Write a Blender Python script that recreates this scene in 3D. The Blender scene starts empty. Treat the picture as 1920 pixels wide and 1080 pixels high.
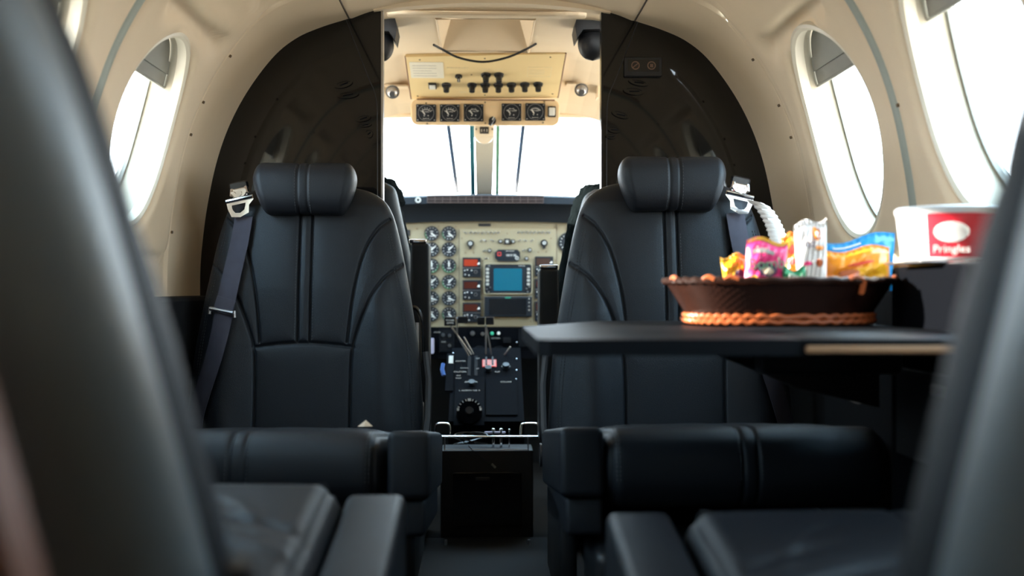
import bpy, bmesh, math, random
import numpy as np
from mathutils import Vector, Matrix
random.seed(7); rng = np.random.default_rng(5)
S = bpy.context.scene; COL = S.collection
CZ = 0.72; CAM = Vector((-0.025, 0, CZ)); TH = math.atan(0.03); FPX = 1867.0
RV = Vector((math.cos(TH), -math.sin(TH), 0)); FV = Vector((math.sin(TH), math.cos(TH), 0)); UP = Vector((0, 0, 1))
def ray(px, py): return FV + RV*((px-960)/FPX) + UP*((540-py)/FPX)
def P(px, py, Y):
    r = ray(px, py); return CAM + r*(Y/r.y)

# ------------------------------------------------------------ materials
def _mat(name):
    m = bpy.data.materials.new(name); m.use_nodes = True
    return m, m.node_tree.nodes, m.node_tree.links, m.node_tree.nodes['Principled BSDF']
def mat(name, col, rough=.5, metal=0, spec=.5, var=.0, vscale=30, bump=0, bscale=200, emit=None, estr=1, coat=0, kind='noise', sheen=0):
    m, N, L, b = _mat(name)
    b.inputs['Base Color'].default_value = (*col, 1); b.inputs['Roughness'].default_value = rough
    b.inputs['Metallic'].default_value = metal; b.inputs['Specular IOR Level'].default_value = spec
    b.inputs['Coat Weight'].default_value = coat; b.inputs['Coat Roughness'].default_value = .05
    b.inputs['Sheen Weight'].default_value = sheen
    tc = N.new('ShaderNodeTexCoord')
    if True:
        n = N.new('ShaderNodeTexNoise'); n.inputs['Scale'].default_value = vscale; n.inputs['Detail'].default_value = 5
        L.new(tc.outputs['Object'], n.inputs['Vector'])
        mx = N.new('ShaderNodeMix'); mx.data_type = 'RGBA'
        v = max(var, .03)
        mx.inputs['A'].default_value = (*[c*(1-v) for c in col], 1); mx.inputs['B'].default_value = (*[min(1, c*(1+v)) for c in col], 1)
        L.new(n.outputs['Fac'], mx.inputs['Factor']); L.new(mx.outputs['Result'], b.inputs['Base Color'])
    if bump:
        if kind == 'leather':
            t = N.new('ShaderNodeTexVoronoi'); t.feature = 'F1'; t.inputs['Scale'].default_value = bscale; o = t.outputs['Distance']
        else:
            t = N.new('ShaderNodeTexNoise'); t.inputs['Scale'].default_value = bscale; t.inputs['Detail'].default_value = 3; o = t.outputs['Fac']
        L.new(tc.outputs['Object'], t.inputs['Vector'])
        bp = N.new('ShaderNodeBump'); bp.inputs['Strength'].default_value = bump; bp.inputs['Distance'].default_value = .001
        L.new(o, bp.inputs['Height']); L.new(bp.outputs['Normal'], b.inputs['Normal'])
    if emit:
        b.inputs['Emission Color'].default_value = (*emit, 1); b.inputs['Emission Strength'].default_value = estr
    return m
M = {}
M['leather'] = mat('black_leather', (.0125, .014, .018), .44, spec=.30, var=.15, vscale=12, bump=.35, bscale=900, kind='leather')
M['leather'].node_tree.nodes['Principled BSDF'].inputs['Specular Tint'].default_value = (.80, .93, 1, 1)
M['thread'] = mat('thread', (.04, .045, .05), .8)
M['shellleather'] = mat('shell_leather', (.15, .18, .20), .33, spec=.9, coat=.4, bump=.2, bscale=900, kind='leather')
M['shellleather'].node_tree.nodes['Principled BSDF'].inputs['Coat Roughness'].default_value = .3
M['shell'] = mat('seat_shell', (.012, .013, .015), .45)
M['belt'] = mat('belt_webbing', (.040, .040, .060), .75, var=.2, vscale=60, bump=.6, bscale=1500)
M['chrome'] = mat('chrome', (.80, .80, .82), .12, metal=1)
M['steel'] = mat('brushed_steel', (.45, .45, .46), .35, metal=1, var=.1)
M['liner'] = mat('cream_liner', (.82, .67, .48), .55, spec=.35, var=.04, vscale=14, bump=.25, bscale=500)
M['ceil'] = mat('cream_ceiling', (.84, .69, .50), .6, spec=.35, var=.03, vscale=10, bump=.2, bscale=500)
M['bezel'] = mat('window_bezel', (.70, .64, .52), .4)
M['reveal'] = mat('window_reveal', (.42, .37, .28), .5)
M['rib'] = mat('rib_trim', (.36, .40, .35), .45, var=.06)
M['groove'] = mat('seam_gasket', (.10, .08, .06), .7)
M['screw'] = mat('screw_brass', (.20, .15, .10), .4, metal=.7)
M['lacquer'] = mat('black_lacquer', (.006, .006, .0065), .04, spec=.5, var=.1, vscale=3)
M['blackgloss'] = mat('black_gloss', (.008, .009, .011), .18, spec=.5)
M['black'] = mat('black_plastic', (.012, .013, .016), .5)
M['blackmatte'] = mat('black_matte', (.008, .009, .011), .8, spec=.2)
M['tabletop'] = mat('table_black', (.006, .008, .011), .5, spec=.12)
M['carpet'] = mat('carpet_dark', (.010, .009, .0085), .95, spec=.1, var=.6, vscale=250, bump=1, bscale=600)
M['tan'] = mat('tan_panel', (.82, .64, .34), .5, var=.05, vscale=8)
M['tan2'] = mat('tan_gauge_panel', (.84, .62, .36), .5, var=.05, vscale=8)
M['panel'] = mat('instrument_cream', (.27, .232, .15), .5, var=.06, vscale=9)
M['gblack'] = mat('gauge_black', (.010, .014, .020), .35)
M['white'] = mat('marking_white', (.75, .75, .72), .5)
M['faint'] = mat('marking_faint', (.80, .70, .48), .6)
M['green'] = mat('marking_green', (.10, .35, .12), .5)
M['knob'] = mat('knob_black', (.012, .014, .018), .38)
M['red'] = mat('marking_red', (.75, .06, .05), .5)
M['switchwhite'] = mat('switch_white', (.72, .73, .70), .4)
M['screen'] = mat('radar_screen', (.005, .05, .08), .25, emit=(.003, .085, .14), estr=.9)
M['amber'] = mat('amber_display', (.15, .02, .01), .3, emit=(.32, .028, .005), estr=.7, var=.2, vscale=400)
M['amberdim'] = mat('amber_display_dim', (.03, .008, .005), .3, emit=(.055, .008, .004), estr=.6)
M['browndisp'] = mat('brown_display', (.05, .025, .018), .3)
M['greenlamp'] = mat('green_lamp', (.05, .35, .22), .3, emit=(.03, .3, .18), estr=.5)
M['annun'] = mat('annunciator_tile', (.018, .011, .010), .5, spec=.2)
M['annunline'] = mat('annunciator_line', (.10, .07, .06), .5)
M['shield'] = mat('glareshield_black', (.005, .007, .010), .7, spec=.2, bump=.5)
M['pedblack'] = mat('pedestal_black', (.002, .0025, .004), .8, spec=.04)
M['ribshadow'] = mat('rib_shadow', (.46, .31, .19), .5)  # brown of the shading beside each window rib, put in as colour
M['greenframe'] = mat('green_primer_edge', (.20, .42, .26), .5)
M['tealframe'] = mat('teal_seal', (.02, .14, .18), .5)
M['wiper'] = mat('wiper_blue', (.05, .08, .14), .4)
M['shade'] = mat('window_shade', (.30, .30, .27), .5, var=.1)
M['fleece'] = mat('fleece_black', (.004, .007, .008), .95, spec=.05, bump=1, bscale=300)
M['wicker'] = mat('dark_wicker', (.022, .007, .004), .35, var=.4, vscale=60)
M['copper'] = mat('copper_wicker', (.42, .10, .028), .4, var=.3, vscale=80)
M['oak'] = mat('oak_edge', (.42, .25, .14), .45, var=.15, vscale=30)
M['pink'] = mat('pink_foil', (.88, .045, .22), .4, var=.08, vscale=20, bump=.6, bscale=60)
M['yellow'] = mat('yellow_foil', (.80, .42, .02), .3, var=.15, vscale=25, bump=.6, bscale=60)
M['orange'] = mat('orange_foil', (.88, .30, .02), .3, var=.15, vscale=25, bump=.6, bscale=60)
M['whitefoil'] = mat('white_foil', (.78, .76, .74), .35, var=.05, bump=.6, bscale=60)
M['blue'] = mat('blue_foil', (.02, .30, .66), .3, bump=.6, bscale=60)
M['greenlabel'] = mat('green_label', (.03, .30, .14), .4)
M['tubwhite'] = mat('tub_white', (.80, .80, .80), .4)
M['tubred'] = mat('tub_red', (.70, .025, .045), .4)
M['brownlea'] = mat('brown_leather', (.17, .075, .05), .5, var=.1)
M['paper'] = mat('placard_paper', (.78, .74, .62), .6, var=.05, vscale=60)
M['paperline'] = mat('placard_print', (.38, .37, .34), .7)
M['purple'] = mat('lilac_plastic', (.45, .42, .55), .4)
M['bluepl'] = mat('blue_plastic', (.03, .12, .40), .35)
M['signicon'] = mat('sign_icon', (.16, .09, .06), .5)
M['wrapper'] = mat('wrapper_tan', (.62, .48, .34), .5)
M['purpleprint'] = mat('dark_print', (.10, .05, .10), .5)
def glass(name, tint=(.97, .98, .98), refl=.06):
    m = bpy.data.materials.new(name); m.use_nodes = True; N = m.node_tree.nodes; L = m.node_tree.links; N.clear()
    o = N.new('ShaderNodeOutputMaterial'); t = N.new('ShaderNodeBsdfTransparent'); t.inputs[0].default_value = (*tint, 1)
    g = N.new('ShaderNodeBsdfGlossy'); g.inputs['Roughness'].default_value = .02
    mx = N.new('ShaderNodeMixShader'); mx.inputs[0].default_value = refl/2
    L.new(t.outputs[0], mx.inputs[1]); L.new(g.outputs[0], mx.inputs[2]); L.new(mx.outputs[0], o.inputs[0])
    return m
M['glass'] = glass('window_glass')

# ------------------------------------------------------------ builders
class Fr:
    """a flat frame: origin, right u, up v, outward n"""
    def __init__(s, o, u, v):
        s.o = Vector(o); s.u = Vector(u).normalized(); s.v = Vector(v).normalized(); s.n = s.u.cross(s.v).normalized()
    def w(s, x, y, z=0): return s.o + s.u*x + s.v*y + s.n*z
    def px(s, px, py):
        r = ray(px, py); t = (s.o-CAM).dot(s.n)/r.dot(s.n); q = CAM + r*t - s.o
        return q.dot(s.u), q.dot(s.v)
    def mpp(s, px, py):
        a = s.px(px-5, py); b = s.px(px+5, py); return (b[0]-a[0])/10
def face_frame(px, py, Y): return Fr(P(px, py, Y), (1, 0, 0), (0, 0, 1))   # n = (0,-1,0) toward the cabin

def link(o, parent=None):
    COL.objects.link(o)
    if parent is not None:
        o.parent = parent
        m = Matrix.Identity(4); q = parent; ch = []
        while q is not None: ch.append(q); q = q.parent
        for q in reversed(ch): m = m @ q.matrix_parent_inverse @ Matrix.Translation(q.location) @ q.rotation_euler.to_matrix().to_4x4()
        o.matrix_parent_inverse = m.inverted()
    return o
class B:
    def __init__(s): s.v = []; s.f = []; s.mi = []; s.cur = 0; s.cut = []
    def m(s, i): s.cur = i; return s
    def add(s, vs, fs):
        k = len(s.v); s.cut.append((k, len(s.f))); s.v += [tuple(q) for q in vs]; s.f += [tuple(i+k for i in f) for f in fs]; s.mi += [s.cur]*len(fs); return s
    def prism(s, fr, pts, z0, z1):
        n = len(pts); a = [fr.w(x, y, z0) for x, y in pts]; b = [fr.w(x, y, z1) for x, y in pts]
        return s.add(a+b, [tuple(range(n))[::-1], tuple(range(n, 2*n))]+[(i, (i+1) % n, n+(i+1) % n, n+i) for i in range(n)])
    def rrect(s, fr, cx, cy, w, h, z0, z1, r=.0, bev=0):
        pts = rr(cx, cy, w, h, r)
        if bev:
            s.prism(fr, pts, z0, z1-bev)
            pa = rr(cx, cy, w, h, r); pb = rr(cx, cy, w-2*bev, h-2*bev, max(r-bev, .0001) if r else 0)
            n = len(pa); a = [fr.w(x, y, z1-bev) for x, y in pa]; b = [fr.w(x, y, z1) for x, y in pb]
            return s.add(a+b, [tuple(range(n, 2*n))]+[(i, (i+1) % n, n+(i+1) % n, n+i) for i in range(n)])
        return s.prism(fr, pts, z0, z1)
    def disc(s, fr, cx, cy, r, z0, z1, n=28, r1=None):
        r1 = r if r1 is None else r1
        a = [fr.w(cx+r*math.cos(t), cy+r*math.sin(t), z0) for t in ang(n)]; b = [fr.w(cx+r1*math.cos(t), cy+r1*math.sin(t), z1) for t in ang(n)]
        return s.add(a+b, [tuple(range(n))[::-1], tuple(range(n, 2*n))]+[(i, (i+1) % n, n+(i+1) % n, n+i) for i in range(n)])
    def ring(s, fr, cx, cy, r0, r1, z0, z1, n=32, a0=0, a1=2*math.pi):
        full = abs(a1-a0-2*math.pi) < 1e-6; m_ = n if full else n+1
        vs = []
        for i in range(m_):
            t = a0+(a1-a0)*i/n; c, d = math.cos(t), math.sin(t)
            vs += [fr.w(cx+r0*c, cy+r0*d, z0), fr.w(cx+r1*c, cy+r1*d, z0), fr.w(cx+r1*c, cy+r1*d, z1), fr.w(cx+r0*c, cy+r0*d, z1)]
        fs = []
        for i in range(n):
            a = 4*i; b = 4*((i+1) % m_)
            fs += [(a+k, a+(k+1) % 4, b+(k+1) % 4, b+k) for k in range(4)]
        if not full: fs += [(0, 1, 2, 3), tuple(4*n+k for k in (3, 2, 1, 0))]
        return s.add(vs, fs)
    def line(s, fr, x0, y0, x1, y1, w, z0, z1):
        d = Vector((x1-x0, y1-y0)); 
        if d.length < 1e-9: return s
        d.normalize(); p = Vector((-d.y, d.x))*w/2
        return s.prism(fr, [(x0-p.x, y0-p.y), (x1-p.x, y1-p.y), (x1+p.x, y1+p.y), (x0+p.x, y0+p.y)], z0, z1)
    def tube(s, path, r, n=10, closed=False, flat=None):
        path = [Vector(p) for p in path]; N = len(path); vs = []; prev = None
        rs = r if isinstance(r, (list, tuple)) else [r]*N
        for i, p in enumerate(path):
            if closed: t = path[(i+1) % N]-path[i-1]
            else: t = path[min(i+1, N-1)]-path[max(i-1, 0)]
            t.normalize()
            if prev is None:
                a = Vector((0, 0, 1)) if abs(t.z) < .9 else Vector((1, 0, 0)); u = t.cross(a).normalized()
            else: u = (prev-t*prev.dot(t)).normalized()
            prev = u; w = t.cross(u)
            for k in range(n):
                q = 2*math.pi*k/n; vs.append(p+u*math.cos(q)*rs[i]+w*math.sin(q)*rs[i])
        fs = [(i*n+k, i*n+(k+1) % n, ((i+1) % N)*n+(k+1) % n, ((i+1) % N)*n+k) for i in range(N if closed else N-1) for k in range(n)]
        if not closed: fs += [tuple(range(n))[::-1], tuple((N-1)*n+k for k in range(n))]
        return s.add(vs, fs)
    def loops(s, LL, caps=True):
        n = len(LL[0]); vs = [p for l in LL for p in l]
        fs = [(i*n+k, i*n+(k+1) % n, (i+1)*n+(k+1) % n, (i+1)*n+k) for i in range(len(LL)-1) for k in range(n)]
        if caps: fs += [tuple(range(n))[::-1], tuple((len(LL)-1)*n+k for k in range(n))]
        return s.add(vs, fs)
    def grid(s, G):
        r = len(G); c = len(G[0])
        return s.add([p for l in G for p in l], [(i*c+k, i*c+k+1, (i+1)*c+k+1, (i+1)*c+k) for i in range(r-1) for k in range(c-1)])
    def rbox(s, c, size, bev=.005, seg=3, rot=None, taper=None):
        bm = bmesh.new(); bmesh.ops.create_cube(bm, size=1)
        for v in bm.verts: v.co = Vector((v.co.x*size[0], v.co.y*size[1], v.co.z*size[2]))
        if taper:
            for v in bm.verts:
                if v.co.z < 0: v.co.x *= taper; v.co.y *= taper
        if bev: bmesh.ops.bevel(bm, geom=bm.edges[:], offset=bev, segments=seg, affect='EDGES', profile=.5)
        R = rot.to_matrix() if rot else Matrix.Identity(3); c = Vector(c)
        vs = [R @ v.co + c for v in bm.verts]; fs = [tuple(v.index for v in f.verts) for f in bm.faces]; bm.free()
        return s.add(vs, fs)
    def each(s, name, mats, parent, **kw):
        out = []
        for i, (a, c) in enumerate(s.cut):
            a2, c2 = s.cut[i+1] if i+1 < len(s.cut) else (len(s.v), len(s.f)); q = B(); q.add(s.v[a:a2], [tuple(j-a for j in f) for f in s.f[c:c2]]); out.append(q.obj(name, mats, parent, **kw))
        return out
    def obj(s, name, mats, parent=None, local=None, smooth=True, auto=35):
        me = bpy.data.meshes.new(name)
        vs = s.v
        if parent is not None and local: pass
        me.from_pydata(vs, [], s.f)
        if not isinstance(mats, (list, tuple)): mats = [mats]
        for q in mats: me.materials.append(M[q] if isinstance(q, str) else q)
        me.polygons.foreach_set('material_index', s.mi)
        bm = bmesh.new(); bm.from_mesh(me); bmesh.ops.recalc_face_normals(bm, faces=bm.faces); 
        for f in bm.faces: f.smooth = smooth
        if smooth:
            for e in bm.edges:
                if len(e.link_faces) == 2 and e.calc_face_angle(0) > math.radians(auto): e.smooth = False
        bm.to_mesh(me); bm.free(); me.update()
        o = bpy.data.objects.new(name, me)
        if local: COL.objects.link(o); o.parent = parent
        else: link(o, parent)
        return o
def ang(n): return [2*math.pi*i/n for i in range(n)]
def rr(cx, cy, w, h, r=0):
    if r <= 0: return [(cx-w/2, cy-h/2), (cx+w/2, cy-h/2), (cx+w/2, cy+h/2), (cx-w/2, cy+h/2)]
    r = min(r, w/2, h/2); pts = []
    for (sx, sy, a) in ((1, -1, -90), (1, 1, 0), (-1, 1, 90), (-1, -1, 180)):
        for k in range(6):
            t = math.radians(a+18*k); pts.append((cx+sx*(w/2-r)+r*math.cos(t), cy+sy*(h/2-r)+r*math.sin(t)))
    return pts
def spline(pts, n=8):
    pts = [Vector(p) for p in pts]; out = []
    for i in range(len(pts)-1):
        p0 = pts[max(i-1, 0)]; p1 = pts[i]; p2 = pts[i+1]; p3 = pts[min(i+2, len(pts)-1)]
        for k in range(n):
            t = k/n; out.append(.5*((2*p1)+(p2-p0)*t+(2*p0-5*p1+4*p2-p3)*t*t+(3*p1-p0-3*p2+p3)*t**3))
    out.append(pts[-1]); return out
def tag(o, label=None, cat=None, group=None, kind=None):
    if label: o['label'] = label
    if cat: o['category'] = cat
    if group: o['group'] = group
    if kind: o['kind'] = kind
    return o
def empty(name, loc, label=None, cat=None, group=None, kind=None):
    o = bpy.data.objects.new(name, None); o.empty_display_size = .05; o.location = loc; COL.objects.link(o)
    return tag(o, label, cat, group, kind)
def text(name, st, size, fr, x, y, z, m, parent, align='CENTER', depth=.0004, rot=0, sx=1):
    c = bpy.data.curves.new('t', 'FONT'); c.body = st; c.size = size; c.extrude = depth; c.align_x = align; c.align_y = 'CENTER'; c.resolution_u = 2
    t = bpy.data.objects.new('t', c); COL.objects.link(t)
    me = bpy.data.meshes.new_from_object(t); bpy.data.objects.remove(t)
    me.name = name; me.materials.clear(); me.materials.append(M[m])
    cr, sr = math.cos(rot), math.sin(rot)
    for v in me.vertices: 
        a, b = v.co.x*sx, v.co.y
        v.co = fr.w(x+a*cr-b*sr, y+a*sr+b*cr, z+v.co.z)
    o = bpy.data.objects.new(name, me); link(o, parent); return o

# ------------------------------------------------------------ cabin shell
PROF = [(.700, -.02), (.699, .05), (.693, .12), (.682, .2), (.661, .3), (.630, .39), (.585, .475), (.525, .555), (.470, .600), (.410, .627), (.345, .648), (.290, .668), (.2, .688), (.1, .698), (0, .701)]
_pp = spline([Vector((a, b, 0)) for a, b in PROF], 24)
PX = np.array([p.x for p in _pp]); PH = np.array([p.y for p in _pp])
PS = np.concatenate([[0], np.cumsum(np.hypot(np.diff(PX), np.diff(PH)))])
def s_of_h(h): return float(np.interp(h, PH, PS))
def wp(side, y, s, off=0):
    x = np.interp(s, PS, PX); h = np.interp(s, PS, PH)
    e = .004; dx = np.interp(s+e, PS, PX)-np.interp(s-e, PS, PX); dh = np.interp(s+e, PS, PH)-np.interp(s-e, PS, PH)
    l = math.hypot(dx, dh); nx, nh = dh/l, -dx/l
    return Vector((side*(x+off*nx), y, CZ+h+off*nh))
SEAM = float(np.interp(-.345, -PX, PS)); STOP = float(PS[-1])
WY = [1.87, 1.37, .87, .37]; WA = .152
WAS = {-1: .148, 1: .164}; WDY = {-1: .02, 1: 0}
S0 = 0.0
def setside(sd):
    global WA, WY, WS0, WS1, WSC, WB
    WA = WAS[sd]; WY = [y+WDY[sd] for y in (1.87, 1.37, .87, .37)]
    WS0, WS1 = s_of_h({-1: .118, 1: .095}[sd]), s_of_h({-1: .472, 1: .490}[sd]); WSC = (WS0+WS1)/2; WB = (WS1-WS0)/2
setside(1)
def sm(x, a, b):
    t = min(1, max(0, (x-a)/(b-a))); return t*t*(3-2*t)
PB, PT, PYF = s_of_h(.065), s_of_h(.592), 2.135
EY = s_of_h(.505)
def relief(y, s):
    # window panel: raised rounded sheet
    dy = PYF-y; ds = min(s-PB, PT-s); r = .05
    if dy < r and ds < r: d = r-math.hypot(r-dy, r-ds)
    else: d = min(dy, ds)
    off = -.011*sm(d, -.001, .006) + .007*math.exp(-((d+.003)/.0045)**2)
    for yc in WY:
        if abs(y-yc) < .26:
            rho = math.hypot((y-yc)/WA, (s-WSC)/WB)
            off += .012*max(0, 1-(rho-1)/.16)**2 if rho > 1 else .012
            # scooped brow above the window
            k = sm(abs(y-yc-.01), .185, .13)
            q = (s-EY)/.02
            off += .024*k*(math.exp(-(q*1.6)**2) if q > 0 else math.exp(-(q*.7)**2))*(1 if rho > 1.02 else 0)
            off -= .004*k*math.exp(-((s-EY-.035)/.014)**2)
            off += .006*sm(abs(y-yc), .215, .25)
    return off
def wall(side, name):
    setside(side)
    b = B(); NA = 128; K = 22
    for yc in WY:
        y0, y1 = yc-.25, yc+.25; G = []
        for k in range(K+1):
            t = (k/K)**1.5; row = []
            for j in range(NA+1):
                a = 2*math.pi*j/NA; c, d = math.cos(a), math.sin(a)
                ix, iy = WA*c, WB*d
                fx = 1e9 if abs(c) < 1e-9 else .25/abs(WA*c)
                top = (SEAM-WSC) if d > 0 else (WSC-S0)
                fy = 1e9 if abs(d) < 1e-9 else top/abs(WB*d)
                f = min(fx, fy); ox, oy = WA*c*f, WB*d*f
                y = yc+ix+(ox-ix)*t; s = WSC+iy+(oy-iy)*t
                row.append(wp(side, y, s, relief(y, s)))
            G.append(row)
        # corners: fill with grid triangles by snapping nearest samples to the corners
        for (sx, sy) in ((1, 1), (1, -1), (-1, 1), (-1, -1)):
            ex = .25; ey = (SEAM-WSC) if sy > 0 else (WSC-S0)
            a = math.atan2(sy*ey/WB, sx*ex/WA) % (2*math.pi); j = round(a/(2*math.pi)*NA)
            c0 = wp(side, yc+sx*ex, WSC+sy*ey, relief(yc+sx*ex, WSC+sy*ey)); G[K][j] = c0
            if j == 0 or j == NA: G[K][0] = G[K][NA] = c0
        b.grid(G)
    b.grid([[wp(side, y, S0+(SEAM-S0)*k/40, relief(y, S0+(SEAM-S0)*k/40)) for k in range(41)] for y in np.linspace(-.88, WY[-1]-.25, 14)])
    G = []
    for i in range(60):
        y = (WY[0]+.25)+(2.41-WY[0]-.25)*i/59
        G.append([wp(side, y, S0+(SEAM-S0)*k/110, relief(y, S0+(SEAM-S0)*k/110)) for k in range(111)])
    b.grid(G)
    w = b.obj(name, 'liner', auto=80); tag(w, kind='structure')
    # screws
    sc = B()
    for (y, h) in ((2.16, .50), (2.16, .33), (2.16, .12), (1.625, .50), (1.625, .12), (1.125, .33), (2.16, .40), (1.65, .53), (1.60, .3)):
        s = s_of_h(h); p = wp(side, y, s, relief(y, s)); n = (wp(side, y, s, .01)-wp(side, y, s, 0)).normalized()
        f = Fr(p, (0, 1, 0), n.cross(Vector((0, 1, 0)))); 
        sc.disc(f, 0, 0, .0032, -.004, .003, 10)
    sc.each('screw', 'screw', w)
    return w
wl = wall(-1, 'wall_left'); wr = wall(1, 'wall_right')
# ceiling
b = B(); G = []
for i in range(40):
    y = -.88+(2.41+.88)*i/39; row = []
    for k in range(121):
        q = -1+2*k/120; s = SEAM+.001+(STOP-SEAM-.001)*(1-abs(q)); row.append(wp(1 if q > 0 else -1, y, s, .0 if abs(q) > .985 else -.002))
    G.append(row)
b.grid(G); tag(b.obj('ceiling', 'ceil', auto=80), kind='structure')
for sd, nm in ((-1, 'trim_1'), (1, 'trim_2')):
    b = B().tube([wp(sd, y, SEAM, .0005) for y in np.linspace(-.88, 2.405, 12)], .0022, 8); tag(b.obj(nm, 'groove'), kind='structure')
# rib strips between the windows
k = 3
for sd in (-1, 1):
    for yc in (1.62, 1.12, .62, .12):
        b = B(); LL = []
        for s in np.linspace(.0, SEAM, 60):
            LL.append([wp(sd, yc+WDY[sd]+dy, s, o) for dy, o in ((-.019, .006), (-.017, -.004), (-.010, -.0085), (.010, -.0085), (.017, -.004), (.019, .006))])
        b.loops(LL); rb_ = b.obj('trim_%d' % k, 'rib', auto=60); tag(rb_, kind='structure'); k += 1
        b = B(); b.loops([[wp(sd, yc+WDY[sd]+dy, s, o) for dy, o in ((.021, .006), (.023, -.006), (.034, -.006), (.040, .006))] for s in np.linspace(.0, SEAM, 60)]); b.obj('rib_shadow', 'ribshadow', rb_, auto=60)  # brown strip standing in for the shaded groove beside the rib
# windows
wn = 1
for sd in (-1, 1):
    setside(sd)
    for yc in WY:
        def ov(t, k, off, y0=yc, sd=sd): return wp(sd, y0+WA*k*math.cos(t), WSC+WB*k*math.sin(t), off)
        TT = [2*math.pi*i/72 for i in range(72)]
        b = B(); LL = []
        for t in TT: LL.append([ov(t, q, o) for q, o in ((1.035, .006), (1.03, -.002), (1.0, -.004), (.965, .0), (.955, .010), (.955, .018), (.99, .018), (1.03, .012))])
        LL.append(LL[0]); b.loops(LL, False); w = b.obj('window_%d' % wn, 'bezel'); tag(w, kind='structure')
        b = B(); LL = []
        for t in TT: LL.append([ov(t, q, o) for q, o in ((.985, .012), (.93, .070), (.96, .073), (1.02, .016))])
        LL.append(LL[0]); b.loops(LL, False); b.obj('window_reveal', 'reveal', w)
        b = B(); LL = []
        for t in TT: LL.append([ov(t, q, o) for q, o in ((.95, .066), (.90, .060), (.885, .066), (.90, .074), (.95, .076))])
        LL.append(LL[0]); b.loops(LL, False); b.obj('outer_frame', 'shade', w)
        for nm, q, o in (('outer_pane', .95, .078), ('inner_pane', .965, .014)):
            b = B(); ring0 = [ov(t, q, o) for t in TT]; ring1 = [ov(t, q, o+.002) for t in TT]
            b.loops([ring0, ring1]); 
            if nm == 'outer_pane': b.obj(nm, 'glass', w, smooth=False)
        # part-lowered shade at the top with ribs, and its bracket
        b = B(); cut = .50
        for o0, o1, vlo, vhi in ((.034, .036, .50, .62), (.031, .037, .62, .74), (.034, .036, .74, .93)):
            pts = []
            n = 14
            ta = math.asin(vlo/.95); tb = math.asin(min(.999, vhi/.95))
            arc = [(math.cos(ta+(tb-ta)*i/n)*.95, math.sin(ta+(tb-ta)*i/n)*.95) for i in range(n+1)]
            lo = arc+[(-c, d) for c, d in arc[::-1]]
            A = [wp(sd, yc+WA*c, WSC+WB*d, o0) for c, d in lo]; Bv = [wp(sd, yc+WA*c, WSC+WB*d, o1) for c, d in lo]
            b.loops([A, Bv])
        sh = b.obj('window_shade', 'shade', w, smooth=False)
        b = B(); e = wp(sd, yc-WA*.72, WSC+WB*.46, .026); e2 = wp(sd, yc-WA*.72, WSC+WB*.60, .026); e3 = wp(sd, yc-WA*.55, WSC+WB*.46, .026)
        b.tube([e2, e, e3], .004, 6); b.tube([wp(sd, yc-WA*.82, WSC+WB*.49, .033), wp(sd, yc+WA*.82, WSC+WB*.49, .033)], .003, 6)
        b.obj('shade_bar', 'shade', w)
        wn += 1
# lower side walls, floor, aft wall
HB = CZ-.02
for sd, nm in ((-1, 'baseboard_left'), (1, 'baseboard_right')):
    b = B(); pts = [(.700, HB+.002), (.715, HB), (.70, .32), (.62, .05), (.60, 0), (.585, 0), (.60, .06), (.665, .30), (.655, HB-.035), (.655, HB-.008), (.66, HB), ]
    LL = [[Vector((sd*x, y, z)) for x, z in pts] for y in (-.88, 2.41)]
    b.loops(LL); tag(b.obj(nm, 'blackmatte', smooth=False), kind='structure')
b = B(); b.rbox((0, 1.6, -.02), (1.3, 5.1, .04), 0); tag(b.obj('floor', 'carpet'), kind='structure')
b = B(); pts = [Vector((sx*x, -.88, CZ+h)) for sx, x, h in [(1, a, c) for a, c in PROF]+[(-1, a, c) for a, c in PROF[::-1]]]+[Vector((-.6, -.88, 0)), Vector((.6, -.88, 0))]
b.loops([pts, [p+Vector((0, -.02, 0)) for p in pts]]); tag(b.obj('wall_aft', 'ceil', smooth=False), kind='structure')

# ------------------------------------------------------------ seats
def groove_field(X, Z, seams):
    d = np.full(X.shape, 1.0)
    for pl in seams:
        for (x0, z0), (x1, z1) in zip(pl[:-1], pl[1:]):
            dx, dz = x1-x0, z1-z0; t = np.clip(((X-x0)*dx+(Z-z0)*dz)/(dx*dx+dz*dz+1e-12), 0, 1)
            d = np.minimum(d, np.hypot(X-x0-t*dx, Z-z0-t*dz))
    return d
def sp2(pts): return [(p.x, p.y) for p in spline([Vector((a, c, 0)) for a, c in pts], 8)]
arc1 = sp2([(.176, .150), (.150, .125), (.124, .075), (.104, -.01), (.092, -.115)])
arc2 = sp2([(.205, .050), (.170, .022), (.140, -.022), (.114, -.088), (.103, -.135), (.100, -.21), (.100, -.31)])
hor = sp2([(-.106, -.126), (-.05, -.119), (0, -.117), (.05, -.119), (.106, -.126)])
mir = lambda l: [(-a, c) for a, c in l]
SEAMS = [arc1, mir(arc1), arc2, mir(arc2), hor, [(-.013, .20), (-.013, -.117)], [(.013, .20), (.013, -.117)]]
WT = [(-.36, .245), (-.29, .252), (-.155, .243), (-.04, .226), (.063, .207), (.13, .192), (.17, .178), (.195, .160), (.212, .132), (.222, .092), (.2265, .04), (.228, .004)]
WH = np.array([a for a, _ in WT]); WW = np.array([c for _, c in WT])
_ws = spline([Vector((a, c, 0)) for a, c in WT], 8); WHs = np.array([p.x for p in _ws]); WWs = np.array([p.y for p in _ws])
def Wf(h): return np.interp(h, WHs, WWs)
def Tf(h): return .062*np.sqrt(np.clip((.229-h)/.05, 0, 1))*(1-.25*np.clip(h/.22, 0, 1))
def Yc(h): return .06+(h+.3)*.11
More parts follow.
